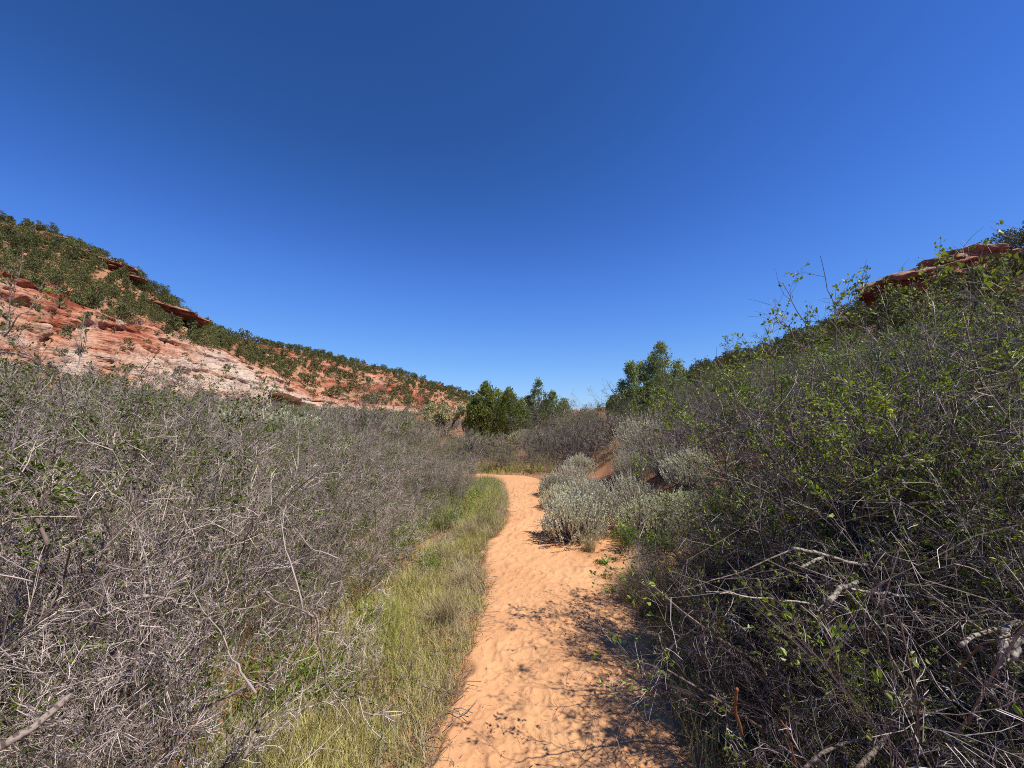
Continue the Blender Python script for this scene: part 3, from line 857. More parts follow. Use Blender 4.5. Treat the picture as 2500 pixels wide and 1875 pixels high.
for k in range(2500):
    u = r.uniform(1500, 2640); t = r.uniform(0.55, 2.08)
    p = rhill_point(u, t)
    if 2120 < u and t > 1.35: continue
    if r.uniform() > 0.5 or not free(p, 3.2): continue
    rcand.append((u, t, p, r.uniform(0.6, 1.1)))
for u_, v_, Y_, s_ in [(2232, 700, 60, .7), (2262, 684, 60, .8), (2318, 655, 60, .85), (2395, 640, 60, .6), (2372, 642, 62, .9), (2430, 632, 60, .8), (2470, 618, 58, 1.2), (2510, 610, 58, 1.4), (2130, 775, 66, .9), (2095, 795, 68, 1.0), (2060, 812, 72, .9)]:
    rcand.append((u_, 1.95, np.array(pw0(u_, v_, Y_)), s_))
allc = [(c[3] / c[2][1], 'L', c) for c in cand if -60 < c[0]] + [(c[3] / c[2][1], 'R', c) for c in rcand]
allc.sort(key=lambda a: -a[0])
def tree_words(side, u, t, sc, k):
    size = 'large' if sc > 0.95 else ('medium' if sc > 0.75 else 'small')
    kind = ['round dark juniper', 'tall narrow pinyon', 'broad juniper', 'pointed pinyon', 'low blue-green juniper'][k]
    if side == 'R':
        where = 'on the right skyline' if t > 1.9 else 'on the right slope'
        if u > 2150: where = 'beside the right red ledge' if t > 1.6 else 'below the right red ledge'
        return f'{size} {kind} {where}', 'trees on the right hill'
    if t < 1: where = 'at the cliff foot'
    elif t < 1.97: where = 'on the pale cliff'
    elif t > 2.85: where = 'on the near left skyline' if u < 560 else 'on the far left skyline'
    elif t < 2.25: where = 'along the cliff rim'
    else: where = 'on the wooded slope'
    if u < 130: w2 = ', far left'
    elif u < 350: w2 = ', by the dark ledge'
    elif u < 540: w2 = ', by the red outcrops'
    elif u < 800: w2 = ', above the alcove'
    elif u < 1000: w2 = ', on the far hill'
    else: w2 = ', at the low end'
    return f'{size} {kind} {where}{w2}', 'trees on the left hillside'
rest = []
for n, (key, side, c) in enumerate(allc):
    u, t, p, sc = c
    k = int(r.integers(0, 5))
    if side == 'L' and 1 <= t < 1.97: k = int(r.choice([0, 4]))
    if n < 300:
        lab, grp = tree_words(side, u, t, sc, k)
        HT[k].put((float(p[0]), float(p[1]), float(p[2]) - 0.25), r.uniform(0, 6.28), sc, lab, 'tree', grp)
    else:
        rest.append((side, p, sc))
VF = []
lows = [clump_crown(rng(130 + k), 16, 15, [3.2, 2.5, 3.9][k], [3.6, 4.3, 3.3][k], 0.5) for k in range(3)]
for side, p, sc in rest:
    V, F = lows[int(r.integers(0, 3))]
    a = r.uniform(0, 6.28); ca, sa = math.cos(a), math.sin(a)
    V = V @ np.array([[ca, sa, 0], [-sa, ca, 0], [0, 0, 1.0]]) * sc + p - np.array([0, 0, 0.2])
    VF.append((V, F))
if VF:
    o = link('hillside_trees', mesh('hillside_trees', *join(*VF), M['hilltree']))
    tag(o, 'mass of small dark junipers and pinyons covering the far part of the left hill', 'trees', kind='stuff')
# low brush between the trees
VF = []
bush = [clump_crown(rng(140 + k), 5, 12, 1.3, 0.9, 0.3) for k in range(3)]
for k in range(2600):
    if r.uniform() < 0.8:
        u, t = r.uniform(-100, 1240), r.choice([r.uniform(0.05, 1.0), r.uniform(1.95, 3.1), r.uniform(1.0, 1.95)], p=[0.32, 0.64, 0.04])
        p, rk = hill_point(u, t)
    else:
        p = rhill_point(r.uniform(1450, 2640), r.uniform(0.0, 1.5))
    V, F = bush[int(r.integers(0, 3))]
    VF.append((V * r.uniform(0.6, 1.5) + p, F))
o = link('hillside_brush', mesh('hillside_brush', *join(*VF), M['hillbush']))
tag(o, 'low olive brush scattered over the red hillsides between the junipers', 'brush', kind='stuff')

# ------------------------------------------------------------------ junipers in the valley
def spire_juniper(seed, W, H, spires, n_cl, per, sprig, mat, low=0.05, zexp=0.75):
    r = rng(seed)
    tr_ = grow(r, 4, H * 0.75, 0.07, 0.1, 0.3, wander=0.1, up=0.12, K0=7, levels=[(8, 0.45, 0.8, 5, 0.1, 0.15), (6, 0.4, 0.6, 4, 0.1, 0.2)])
    trunk = join(*[tubes(p, R, 5 if i == 0 else 3) for i, (p, R) in enumerate(tr_)])
    c = []
    while len(c) < n_cl:
        sx_, sy_, sh, sw = spires[int(r.integers(0, len(spires)))]
        zz = r.uniform(0, 1) ** 1.15
        prof = math.sin(min(zz * 2.6 + 0.45, math.pi / 2)) * (1 - zz ** 2.2) ** zexp
        rad = sw * max(prof, 0.05) * r.uniform(0.35, 1.0) ** 0.6
        a = r.uniform(0, 6.28)
        c.append([sx_ + rad * math.cos(a), sy_ + rad * math.sin(a), low + zz * sh])
    c = np.array(c)
    k = np.repeat(np.arange(n_cl), per)
    cr = r.uniform(0.6, 1.3, n_cl) * 0.19
    q = unit(r.normal(size=(len(k), 3))) * (r.uniform(0.05, 1, len(k)) ** 0.6)[:, None]
    p = c[k] + q * cr[k][:, None] * np.array([1, 1, 1.5])
    out = c[k] * np.array([1, 1, 0]); out = out / np.maximum(np.linalg.norm(out, axis=1, keepdims=True), 0.2)
    d = q * 0.5 + out * 0.6 + np.array([0, 0, 0.9]) + r.normal(size=q.shape) * 0.3
    s = sprig * r.uniform(0.5, 1.4, len(k))
    fol = blades(p, d, s, s * 0.42, r)
    return [('trunk', mesh('trunk', *trunk, M['stem'])), ('crown', mesh('crown', *fol, M[mat]))]

def tree_at(parts, u, Y, name, label, cat='tree', z=None, group=None, s=1.0, rz=0.0):
    x = (u - CU) / FPX * Y
    k = Kind(name, parts)
    return k.put((x, Y, float(ground_z(x, Y)) if z is None else z), rz, s, label, cat, group)

JA = spire_juniper(201, 3.4, 2.9, [(-0.55, 0, 2.85, 1.0), (0.65, 0.2, 2.45, 0.95), (0.0, 0.5, 2.5, 1.1), (1.3, 0.3, 1.9, 0.7), (-1.2, 0.2, 1.9, 0.65)], 760, 60, 0.10, 'jun')
tree_at(JA, 1212, 21.5, 'juniper_tree', 'dense dark green juniper reaching the ground, beyond the trail end')
JB = spire_juniper(202, 3, 3.4, [(-0.15, 0, 3.35, 0.75), (0.75, 0.1, 2.6, 0.7), (-0.8, 0.3, 2.3, 0.7), (1.5, 0.4, 2.1, 0.7), (0.3, -.2, 2.0, 1.0)], 520, 56, 0.11, 'junb')
tree_at(JB, 1320, 26, 'juniper_tree', 'blue-green juniper with an open rounded top, just right of the dense dark one')
JC = spire_juniper(203, 2.6, 4.0, [(0.25, 0, 4.3, 0.62), (0.95, 0.1, 3.55, 0.36), (-0.85, 0, 3.25, 0.45), (-0.4, 0.2, 3.35, 0.7), (0.5, 0.3, 3.0, 0.85), (-1.1, 0.2, 2.45, 0.5), (-0.05, 0, 3.5, 0.6), (0.1, 0.3, 2.4, 1.1)], 900, 64, 0.085, 'junb')
tree_at(JC, 1597, 15, 'juniper_tree', 'tall green juniper with pointed tops above the grey brush', s=(1.0, 1.0, 0.80), z=0.6)
JD = spire_juniper(204, 3, 2.2, [(0, 0, 2.2, 0.9), (0.9, 0.2, 1.9, 0.8), (-1.0, 0.1, 1.8, 0.8)], 260, 60, 0.12, 'jun', zexp=0.35)
kd = Kind('juniper_tree', JD)
for (u, Y, s, lab) in [(1500, 34, 0.8, 'dark juniper top just left of the tall pointed juniper'),
                       (665, 30, 0.7, 'small green juniper below the cliff alcove'),
                       (575, 30, 0.8, 'round green bush at the cliff foot, left of the tan stick'), (745, 34, 0.75, 'green bush at the cliff foot, right of the tan stick'),
                       (1700, 22, 1.15, 'dark bushy juniper on the bank behind the right thicket')]:
    x = (u - CU) / FPX * Y
    kd.put((x, Y, float(ground_z(x, Y))), r.uniform(0, 6), s, lab, 'tree', 'small junipers on the valley floor')

# pale leafing tree
rr_ = rng(210)
lv = grow(rr_, 5, 2.0, 0.05, 0.15, 0.45, wander=0.14, up=0.06, K0=7, levels=[(7, 0.5, 0.7, 5, 0.04, 0.25), (6, 0.45, 0.6, 4, 0.03, 0.3)])
lf = leaves_on(rr_, lv[2], 5200, 0.085, 0.055, cluster=2, jit=0.07)
tree_at([('trunk', mesh('trunk', *join(*[tubes(p, R, 4) for p, R in lv]), M['wood'])), ('crown', mesh('crown', *lf, M['pale']))],
        1090, 23.5, 'pale_tree', 'small pale yellow-green tree with thin leaves left of the dense dark juniper', s=0.95)

# ------------------------------------------------------------------ shrub kinds
def shrub_parts(seed, H, mat_t, leaf, n0=15, kids=(8, 7, 5), nleaf=1500, lsize=0.017, spread=0.55, lean=(0, 0), r0=0.0058, wander=0.13, cluster=1, S4=None, lw=0.55, up=0.02):
    r = rng(seed)
    lv = grow(r, n0, H, r0, 0.16, spread, lean, wander, up, 7,
              [(kids[0], 0.50, 0.65, 5, 0.03, 0.2), (kids[1], 0.48, 0.75, 4, 0.03, 0.2), (kids[2], 0.50, 0.85, 3, 0.02, 0.15)])
    stems = join(tubes(*lv[0], 4), tubes(*lv[1], 3))
    twigs = join(tubes(*lv[2], 3), tubes(*lv[3], 3))
    parts = [('stems', mesh('stems', *stems, M['stem'] if mat_t != 'twig' else M['stem'])), ('twigs', mesh('twigs', *twigs, M[mat_t]))]
    if nleaf:
        parts.append(('leaves', mesh('leaves', *leaves_on(r, lv[3], nleaf, lsize, lsize * lw, cluster=cluster, clumpy=True), M[leaf])))
    return parts

KL = [Kind('twiggy_shrub', shrub_parts(301, 1.15, 'twig', 'olive', nleaf=2300, lsize=0.015)),
      Kind('twiggy_shrub', shrub_parts(302, 1.2, 'twig', 'olive', nleaf=4200, lsize=0.016)),
      Kind('twiggy_shrub', shrub_parts(303, 1.1, 'twig', 'olive', n0=19, nleaf=1300, lsize=0.015, spread=0.45)),
      Kind('twiggy_shrub', shrub_parts(304, 1.2, 'twig', 'green', n0=13, nleaf=3000, lsize=0.019, spread=0.6)),
      Kind('twiggy_shrub', shrub_parts(305, 1.15, 'twig', 'olive', n0=16, nleaf=2200, lsize=0.015, spread=0.8, wander=0.2))]
KW = ['sparse fine-twigged grey shrub', 'grey-brown olive-leaved shrub', 'pale upright bare shrub', 'twiggy fresh-green-leaved shrub', 'tangled arching grey shrub']
# kinds of tall leafy shrub on the right
KR = [Kind('leafy_shrub', shrub_parts(311, 2.1, 'twigd', 'green', n0=15, kids=(9, 8, 6), nleaf=3300, lsize=0.024, spread=0.45, r0=0.013, cluster=2)),
      Kind('leafy_shrub', shrub_parts(312, 2.1, 'twigd', 'green', n0=16, kids=(9, 8, 6), nleaf=2000, lsize=0.024, spread=0.55, r0=0.014, cluster=2)),
      Kind('leafy_shrub', shrub_parts(313, 1.9, 'twigd', 'olive', n0=14, kids=(9, 8, 6), nleaf=4200, lsize=0.019, spread=0.5, r0=0.011, cluster=1)),
      Kind('leafy_shrub', shrub_parts(314, 2.0, 'twigd', 'green', n0=17, kids=(10, 8, 6), nleaf=900, lsize=0.024, spread=0.7, r0=0.015, wander=0.2, cluster=2))]
KRW = ['leafy bright green shrub', 'open sparsely green shrub', 'small-leaved olive shrub', 'dark leafless tangled shrub']

r = rng(400)
count = {}
def left_zone(x, y):
    if y < 1.6: a = 'in the lower left corner'
    elif y < 2.4: a = 'in the nearest left thicket'
    elif y < 3.4: a = 'in the left foreground thicket'
    elif y < 4.8: a = 'in the near-mid left thicket'
    elif y < 6.5: a = 'in the mid left thicket'
    elif y < 9: a = 'in the far left thicket'
    else: a = 'at the thicket back'
    q = x / y
    if x > -1.9: b = ', by the grass' if y < 7.5 else ', by the bend'
    elif q < -0.95: b = ', left edge'
    elif q < -0.65: b = ', below the cliff'
    else: b = ''
    return a + b
nl = 0
sp = 0.70
for iy in range(0, 19):
    for ix in range(0, 16):
        y = 0.75 + iy * 0.63 + r.uniform(-0.22, 0.22)
        x = -1.1 - ix * sp - (iy % 2) * sp * 0.5 + r.uniform(-0.2, 0.2)
        lim = np.interp(y, [0.5, 2.0, 3.5, 5.5, 7.0, 9.0, 9.6, 14], [-1.2, -1.28, -1.15, -0.98, -0.8, -0.75, -3.4, -5.2])
        if x > lim or x / y < -1.75: continue
        if y > 9 and edge_d(np.float64(x), np.float64(y)) > -0.35: continue
        hmul = np.interp(x / y, [-1.4, -0.9, -0.5, -0.15], [1.36, 1.22, 1.0, 0.76]) * r.uniform(0.72, 1.18)
        if y < 2: hmul *= 0.80
        if x > -1.7: hmul *= 0.85
        if x < -3: hmul *= 1.08
        k = int(r.choice(5, p=[0.26, 0.30, 0.18, 0.12, 0.14])) if y > 3.6 else int(r.choice(5, p=[0.38, 0.06, 0.28, 0.04, 0.24]))
        if -0.5 < x / y and y > 4: k = int(r.choice([0, 2, 2, 4]))
        KL[k].put((x, y, floor_z(x, y) - 0.03), r.uniform(0, 6.28), capped(KL[k], x, y, hmul, VL, floor_z(x, y), r, 0.72), f'{KW[k]} {left_zone(x, y)}', 'shrub', 'grey shrubs of the left thicket')
        nl += 1
# beyond the thicket, towards the cliff and down the valley
def valley_h(x, y):
    u_ = CU + FPX * x / y
    return float(np.interp(u_, [300, 700, 950, 1060, 1330, 1400], [1.25, 1.1, 0.95, 0.58, 0.58, 0.8])) * float(np.interp(y, [10, 25], [1.0, 1.15]))
for k_ in range(85):
    y = 10.4 + 6.5 * r.uniform() ** 1.0; x = r.uniform(-1.25 * y, 0.14 * y)
    if edge_d(np.float64(x), np.float64(y)) > -0.5: continue
    k = int(r.choice(5, p=[0.2, 0.34, 0.2, 0.1, 0.16]))
    zone = ('left of the silvery sagebrush' if x / y < -0.8 else 'behind the left thicket' if x / y < -0.45 else 'below the rounded shrub' if x / y < -.25 else 'beyond the trail bend') + (', farther row' if y > 13.5 else ', nearer row')
    KL[k].put((x, y, floor_z(x, y) - 0.03), r.uniform(0, 6.28), r.uniform(0.85, 1.15) * valley_h(x, y), f'{KW[k]} {zone}', 'shrub', 'shrubs beyond the left thicket')
def low_shrub(seed, leaf_n=420):
    r_ = rng(seed)
    lv_ = grow(r_, 12, 1.1, 0.014, 0.2, 0.55, wander=0.15, K0=4, levels=[(7, 0.5, 0.65, 3, 0.03, 0.2), (5, 0.5, 0.7, 2, 0.03, 0.2)])
    w_ = [(p_, R_ * 2.2) for p_, R_ in lv_]
    return join(*[tubes(p_, R_, 3) for p_, R_ in w_]), leaves_on(r_, lv_[2], leaf_n, 0.06, 0.035)
LS = [low_shrub(150 + k) for k in range(3)]
TW, LF = [], []
for k_ in range(400):
    y = 12.5 + 33 * r.uniform() ** 1.3; x = r.uniform(-1.3 * y, 0.25 * y)
    if x / y > -0.05 and y > 21: continue
    if 1150 < CU + FPX * x / y < 1260 and y > 18: continue
    (Vt, Ft), (Vl, Fl) = LS[int(r.integers(0, 3))]
    a = r.uniform(0, 6.28); R_ = np.array([[math.cos(a), math.sin(a), 0], [-math.sin(a), math.cos(a), 0], [0, 0, 1]]) * (r.uniform(0.85, 1.2) * valley_h(x, y) * 1.1)
    o_ = np.array([x, y, floor_z(x, y) - 0.05])
    TW.append((Vt @ R_ + o_, Ft)); LF.append((Vl @ R_ + o_, Fl))
tag(link('valley_brush', mesh('valley_brush', *join(*TW), M['twig'])), 'grey twiggy brush covering the valley floor below the cliff', 'brush', kind='stuff')
tag(link('valley_leaves', mesh('valley_leaves', *join(*LF), M['olive'])), 'small olive leaves on the valley brush below the cliff', 'leaves', kind='stuff')
# low shrubs filling the near foreground
for k_ in range(32):
    y = r.uniform(0.9, 4.2); x = -1.15 - 2.6 * r.uniform()
    k = int(r.choice([0, 1, 3, 4]))
    KL[k].put((x, y, floor_z(x, y) - 0.03), r.uniform(0, 6.28), r.uniform(0.42, 0.62), f'low {KW[k]} {left_zone(x, y)}', 'shrub', 'low growth in the left foreground', (r.uniform(-.3, .3), r.uniform(0, .4)))
# a big rounded bush with fine twigs at the back of the left thicket
KBIG = Kind('rounded_shrub', shrub_parts(306, 1.5, 'twig', 'olive', n0=26, kids=(6, 6, 4), nleaf=3500, spread=0.55, r0=0.008))
for (u, Y, s, lab) in [(880, 11.5, 1.42, 'big rounded grey shrub standing above the left thicket, below the pale cliff'),
                       (985, 13.0, 1.12, 'lower shoulder of brush just right of the big rounded shrub'),
                       (800, 12.2, 1.15, 'grey bush just left of the big rounded shrub'),
                       (400, 5.2, 1.32, 'tall grey-green shrub in the left thicket under the cliff boulders'),
                       (250, 4.2, 1.30, 'tall dark-stemmed shrub left of the cliff boulders'),
                       (110, 3.4, 1.22, 'tall pale-twigged shrub near the left edge, against the cliff'),
                       (520, 7.0, 1.15, 'grey-brown shrub just left of the silvery sagebrush'),
                       (1120, 12.5, 0.50, 'low brush facing the end of the visible trail'),
                       (1230, 11.5, 0.46, 'low brush with green feet at the end of the visible trail'),
                       (1300, 11.8, 0.52, 'low grey brush right of the end of the visible trail')]:
    x = (u - CU) / FPX * Y
    KBIG.put((x, Y, floor_z(x, Y) - 0.03), r.uniform(0, 6.28), s, lab, 'shrub', 'larger shrubs on the left and along the bend')

for (x, y, k, s_, lab) in [(-0.95, 8.9, 2, 0.62, 'pale shrub hiding the inside of the trail bend'), (-1.55, 9.0, 0, 0.62, 'grey shrub behind the bulge of the left grass'),
                           (-0.98, 8.1, 4, 0.55, 'grey shrub on the inside of the trail bend'), (-1.3, 7.4, 2, 0.66, 'upright grey shrub where the grass strip ends'),
                           (-0.95, 6.6, 2, 0.60, 'grey-mauve shrub above the bulge of the grass strip'), (-2.2, 9.2, 1, 0.66, 'olive shrub left of the trail bend')]:
    KL[k].put((x, y, floor_z(x, y) - 0.03), r.uniform(0, 6.28), s_, lab, 'shrub', 'grey shrubs of the left thicket')
for (x, y, k, s_, lab) in [(-2.6, 11.1, 3, 0.50, 'low green-leaved shrub beyond the left side of the trail bend'), (-1.9, 11.3, 1, 0.55, 'low olive shrub beyond the trail bend, second from left'),
                           (-1.2, 11.0, 3, 0.42, 'bright green-footed shrub facing the trail bend'), (-0.6, 10.7, 1, 0.55, 'olive shrub facing the middle of the trail end'),
                           (0.0, 10.6, 3, 0.45, 'green-leaved shrub just right of the middle of the trail end'), (0.55, 10.4, 1, 0.52, 'olive shrub at the right side of the trail end'),
                           (1.1, 10.2, 4, 0.5, 'tangled low shrub between the trail end and the red bank')]:
    KL[k].put((x, y, floor_z(x, y) - 0.03), r.uniform(0, 6.28), s_, lab, 'shrub', 'low shrubs facing the trail end')
def right_zone(x, y):
    if y < 2.2: a = 'in the lower right corner'
    elif y < 3.3: a = 'in the near right thicket'
    elif y < 4.6: a = 'in the right foreground thicket'
    elif y < 7: a = 'in the mid right thicket'
    else: a = 'in the back right thicket'
    q = x / y
    b = ', trail side' if x < 2.6 else (', right edge' if q > 1.1 else (', below the ledge' if q > 0.8 else ', below the ridge'))
    return a + b
for iy in range(0, 17):
    for ix in range(0, 12):
        y = 0.9 + iy * 0.66 + r.uniform(-0.22, 0.22)
        x = 1.0 + ix * 0.72 + (iy % 2) * 0.36 + r.uniform(-0.2, 0.2)
        lim = np.interp(y, [0.5, 1.8, 3.0, 4.0, 5.0, 6.5, 8, 9.5, 12], [2.0, 1.85, 2.25, 3.3, 4.05, 4.6, 4.8, 4.4, 4.0])
        if x < lim or x / y > 1.75: continue
        if y < 1.5 and x < 2.1: continue
        k = int(r.choice(4, p=[0.3, 0.3, 0.2, 0.2])) if y > 1.6 else int(r.choice([1, 3]))
        hm = np.interp(x - lim, [0, 0.6, 2.2], [0.74, 0.98, 1.12]) * r.uniform(0.88, 1.12)
        if y > 6: hm *= 1.06
        KR[k].put((x, y, floor_z(x, y) - 0.03), r.uniform(0, 6.28), capped(KR[k], x, y, hm, VR, floor_z(x, y), r), f'{KRW[k]} {right_zone(x, y)}', 'shrub', 'tall shrubs of the right thicket')
for (x, y, k, s_, lab) in [(1.84, 1.62, 3, 0.84, 'dense dark shrub shading the bottom right of the trail'), (2.08, 2.20, 1, 0.88, 'dense shrub behind the orange stem at the trail edge'),
                           (2.38, 2.62, 3, 0.88, 'dense dark shrub where the trail shadow ends'), (2.15, 2.3, 0, 0.92, 'leafy shrub behind the bleached cut branches'),
                           (1.95, 1.75, 1, 0.84, 'shrub holding the bleached cut branches'), (3.1, 3.3, 1, 0.92, 'dense shrub above the straw grass tufts'),
                           (1.62, 2.6, 3, 0.42, 'low dark shrub on the shaded trail edge'), (1.80, 2.0, 0, 0.84, 'leafy shrub casting the middle of the trail shadow'), (2.1, 1.55, 2, 0.80, 'small-leaved shrub casting the bottom of the trail shadow'),
                           (1.42, 2.0, 3, 0.40, 'lowest dark twigs beside the branch shadow')]:
    KR[k].put((x, y, floor_z(x, y) - 0.03), r.uniform(0, 6.28), capped(KR[k], x, y, s_, VR, 0.0, r), lab, 'shrub', 'tall shrubs of the right thicket')
for k_ in range(44):      # low twigs along the foot of the thicket
    y = r.uniform(0.9, 5.0)
    x = float(np.interp(y, [0.5, 1.8, 3.0, 4.0, 5.0], [1.2, 1.12, 1.5, 2.4, 3.2])) + r.uniform(0, 1.4)
    k = int(r.choice([1, 3, 3, 2]))
    KR[k].put((x, y, floor_z(x, y) - 0.03), r.uniform(0, 6.28), r.uniform(0.28, 0.45), f'low {KRW[k]} {right_zone(x, y)}', 'shrub', 'low growth at the foot of the right thicket', (r.uniform(-.3, .3), r.uniform(-.3, .2)))
for k_ in range(44):
    y = r.uniform(12, 26); x = r.uniform(0.12 * y, 0.85 * y)
    k = int(r.choice(4, p=[0.2, 0.2, 0.45, 0.15]))
    zr = float(ground_z(x, y))
    KR[k].put((x, y, zr), r.uniform(0, 6.28), capped(KR[k], x, y, r.uniform(0.8, 1.25), ([300, 1390, 1500, 1650, 1730, 1900, 2500], [1005, 1005, 1000, 990, 925, 890, 780]), zr, r, 0.8), f"{KRW[k]} {'farther' if y > 18 else 'close'} behind the {'tall juniper' if x / y < 0.38 else 'right thicket' if x / y < 0.6 else 'mid right thicket, below the ledge'}", 'shrub', 'shrubs behind the right thicket')
# grey brush behind the sagebrush
for (u, Y, s, k, lab) in [(1345, 12.5, 0.95, 2, 'rounded grey-green brush against the sky right of the dark junipers'), (1420, 12.0, 1.0, 3, 'dark tangled brush with bare stems above the small silver sagebrush'),
                          (1475, 12.6, 1.05, 2, 'olive brush between the dark tangle and the tall juniper'), (1530, 11.0, 0.86, 1, 'brush under the left side of the tall juniper'),
                          (1440, 10.8, 0.7, 3, 'low arching dark branches on the red bank left of the grey sagebrush'), (1660, 10.2, 0.95, 2, 'brush just right of the tall juniper'),
                          (1720, 8.6, 1.0, 2, 'olive brush where the right thicket begins'), (1690, 7.2, 0.8, 3, 'bare pale branches at the left end of the right thicket')]:
    x = (u - CU) / FPX * Y
    KR[k].put((x, Y, floor_z(x, Y) - 0.03), r.uniform(0, 6.28), capped(KR[k], x + 0.4, Y, s, ([1330, 1480, 1560, 1650, 1700, 1760], [975, 960, 985, 970, 925, 890]), floor_z(x, Y), r), lab, 'shrub', 'brush behind the sagebrush')

# ------------------------------------------------------------------ sagebrush
def sage_parts(seed, H, leaf, n0=16, kids=(7, 7), nl_=9, lean=(0, 0), spread=0.5, llen=0.022, up=0.10, r0=0.007):
    r = rng(seed)
    lv = grow(r, n0, H * 0.8, r0, 0.12, spread, lean, 0.12, 0.05, 6, [(kids[0], 0.5, 0.5, 5, up, 0.3), (kids[1], 0.55, 0.45, 5, up * 1.3, 0.3)])
    wood = join(tubes(*lv[0], 4), tubes(*lv[1], 3))
    sh = tubes(*lv[2], 3)
    Pn, R = lv[2]
    n = len(Pn) * nl_
    par = r.integers(0, len(Pn), n); t = r.uniform(0.3, 1.0, n) ** 0.8
    p, pd, _ = at_t(Pn[par], R[par], t)
    d = pd + r.normal(size=(n, 3)) * 0.38 + np.array([0, 0, 0.2])
    s = llen * r.uniform(0.6, 1.3, n)
    return [('stems', mesh('stems', *wood, M['stem'])), ('shoots', mesh('shoots', *sh, M['twig'])), ('leaves', mesh('leaves', *blades(p, d, s, s * 0.28, r), M[leaf]))]

def dome_sage(seed, W, H, leaf, nsh=420, nleaf=24, slen=0.17, llen=0.03, lean=(0, 0), lobes=7, inner=0.72, lw=0.3, flare=0.55, bare=0.25):
    """Rounded lobed bush: woody stems fanning to leafy upright shoots that cover a lumpy dome down to the ground."""
    r = rng(seed)
    la = r.uniform(0, 6.28, lobes); lz = r.uniform(0.1, 0.9, lobes); lh = r.uniform(0.1, 0.32, lobes)
    az = r.uniform(0, 6.28, nsh); el = np.arcsin(r.uniform(0.02, 1.0, nsh))
    q = np.stack([np.cos(el) * np.cos(az), np.cos(el) * np.sin(az), np.sin(el)], 1)
    ld = np.stack([np.cos(la) * np.cos(lz), np.sin(la) * np.cos(lz), np.sin(lz)], 1)
    bump = (np.exp(-(1 - q @ ld.T) / 0.05) * lh).sum(1)
    rad = (0.78 + bump) * r.uniform(inner, 1.0, nsh)
    e = q * rad[:, None] * np.array([W / 2, W / 2, H - slen * 0.7])
    e[:, 0] += lean[0] * e[:, 2]; e[:, 1] += lean[1] * e[:, 2]
    d = unit(q * flare + np.array([lean[0], lean[1], 0.75]) + r.normal(size=q.shape) * 0.14)
    L = slen * r.uniform(0.6, 1.3, nsh)
    Ps = walk(r, e, d, L, 5, 0.06, 0.08)
    Rs = np.full((nsh, 5), 0.0022) * np.linspace(1, 0.5, 5)[None]
    nb = nsh // 2
    b0 = r.normal(size=(nb, 3)) * np.array([0.05, 0.05, 0]); tk = np.linspace(0, 1, 5)[None, :, None]
    mid = (b0 + e[:nb]) / 2 + r.normal(size=(nb, 3)) * 0.03 - np.array([0, 0, 0.05])
    B = b0[:, None] * (1 - tk) ** 2 + 2 * mid[:, None] * tk * (1 - tk) + e[:nb, None] * tk ** 2
    wood = tubes(B, np.linspace(0.006, 0.0022, 5)[None] * np.ones((nb, 1)), 3)
    n = nsh * nleaf
    par = np.repeat(np.arange(nsh), nleaf); t = r.uniform(bare, 1.0, n)
    p, pd, _ = at_t(Ps[par], Rs[par], t)
    dd = pd + r.normal(size=(n, 3)) * 0.33
    sz = llen * r.uniform(0.6, 1.25, n)
    return [('stems', mesh('stems', *wood, M['twigd'])), ('shoots', mesh('shoots', *tubes(Ps, Rs, 3), M['twig'])), ('leaves', mesh('leaves', *blades(p, dd, sz, sz * lw, r), M[leaf]))]

KS = [Kind('sagebrush', dome_sage(501, 0.85, 0.70, 'sage', 560, 24)), Kind('sagebrush', dome_sage(502, 0.95, 0.58, 'sageg', 620, 26, 0.14, flare=0.8)),
      Kind('sagebrush', dome_sage(503, 0.9, 0.80, 'sage', 560, 13, 0.24, 0.026, (-0.2, 0.0), inner=0.55, bare=0.5))]
KBR = Kind('grey_sagebrush', dome_sage(504, 1.5, 1.35, 'sage', 1300, 8, 0.38, 0.032, (-0.30, 0.0), 9, inner=0.45, flare=0.45, bare=0.55))
for (u, v, k, s, rz, lab) in [
    (1402, 1318, 0, 0.98, 0.3, 'silver-grey sagebrush bulging over the right edge of the trail, nearest one'),
    (1450, 1290, 2, 1.02, 0.0, 'tall grey sagebrush with bare twigs behind the nearest one by the trail'),
    (1440, 1255, 0, 0.85, 2.0, 'feathery sagebrush left of the dark twiggy one'),
    (1370, 1240, 1, 0.78, 1.0, 'small pale sagebrush on the trail edge, beyond the bulging one'),
    (1352, 1210, 0, 0.72, 4.0, 'farthest sagebrush touching the right edge of the trail'),
    (1400, 1205, 2, 0.85, 0.5, 'upright brownish sagebrush behind the trail edge'),
    (1545, 1262, 2, 0.95, 0.2, 'sagebrush with silver tips over dark bare stems, middle of the group'),
    (1600, 1315, 1, 1.08, 0.9, 'broad pale green sagebrush behind the bright green bush'),
    (1670, 1300, 1, 1.05, 3.9, 'pale sagebrush against the dark right thicket'),
    (1690, 1255, 0, 1.0, 2.2, 'grey sagebrush on the red bank in front of the right thicket'),
    (1415, 1160, 0, 0.85, 2.2, 'small silver sagebrush below the dark tangled brush'),
    (1640, 1222, 0, 0.9, 0.2, 'grey-green sagebrush under the shaded red bank')]:
    x, y = G(u, v)
    KS[k].put((x, y, floor_z(x, y) - 0.02), rz, s, lab, 'sagebrush', 'sagebrush on the right of the trail')
for (u, Y, z, s, rz, lab) in [(1585, 8.6, 0.35, 0.98, 0.0, 'large swept grey sagebrush with silver top on the red bank'),
                              (1540, 8.0, 0.2, 0.55, 0.4, 'drooping dark grey twigs at the foot of the large swept sagebrush')]:
    KBR.put(((u - CU) / FPX * Y, Y, z), rz, s, lab, 'sagebrush', 'swept grey sagebrush on the bank')
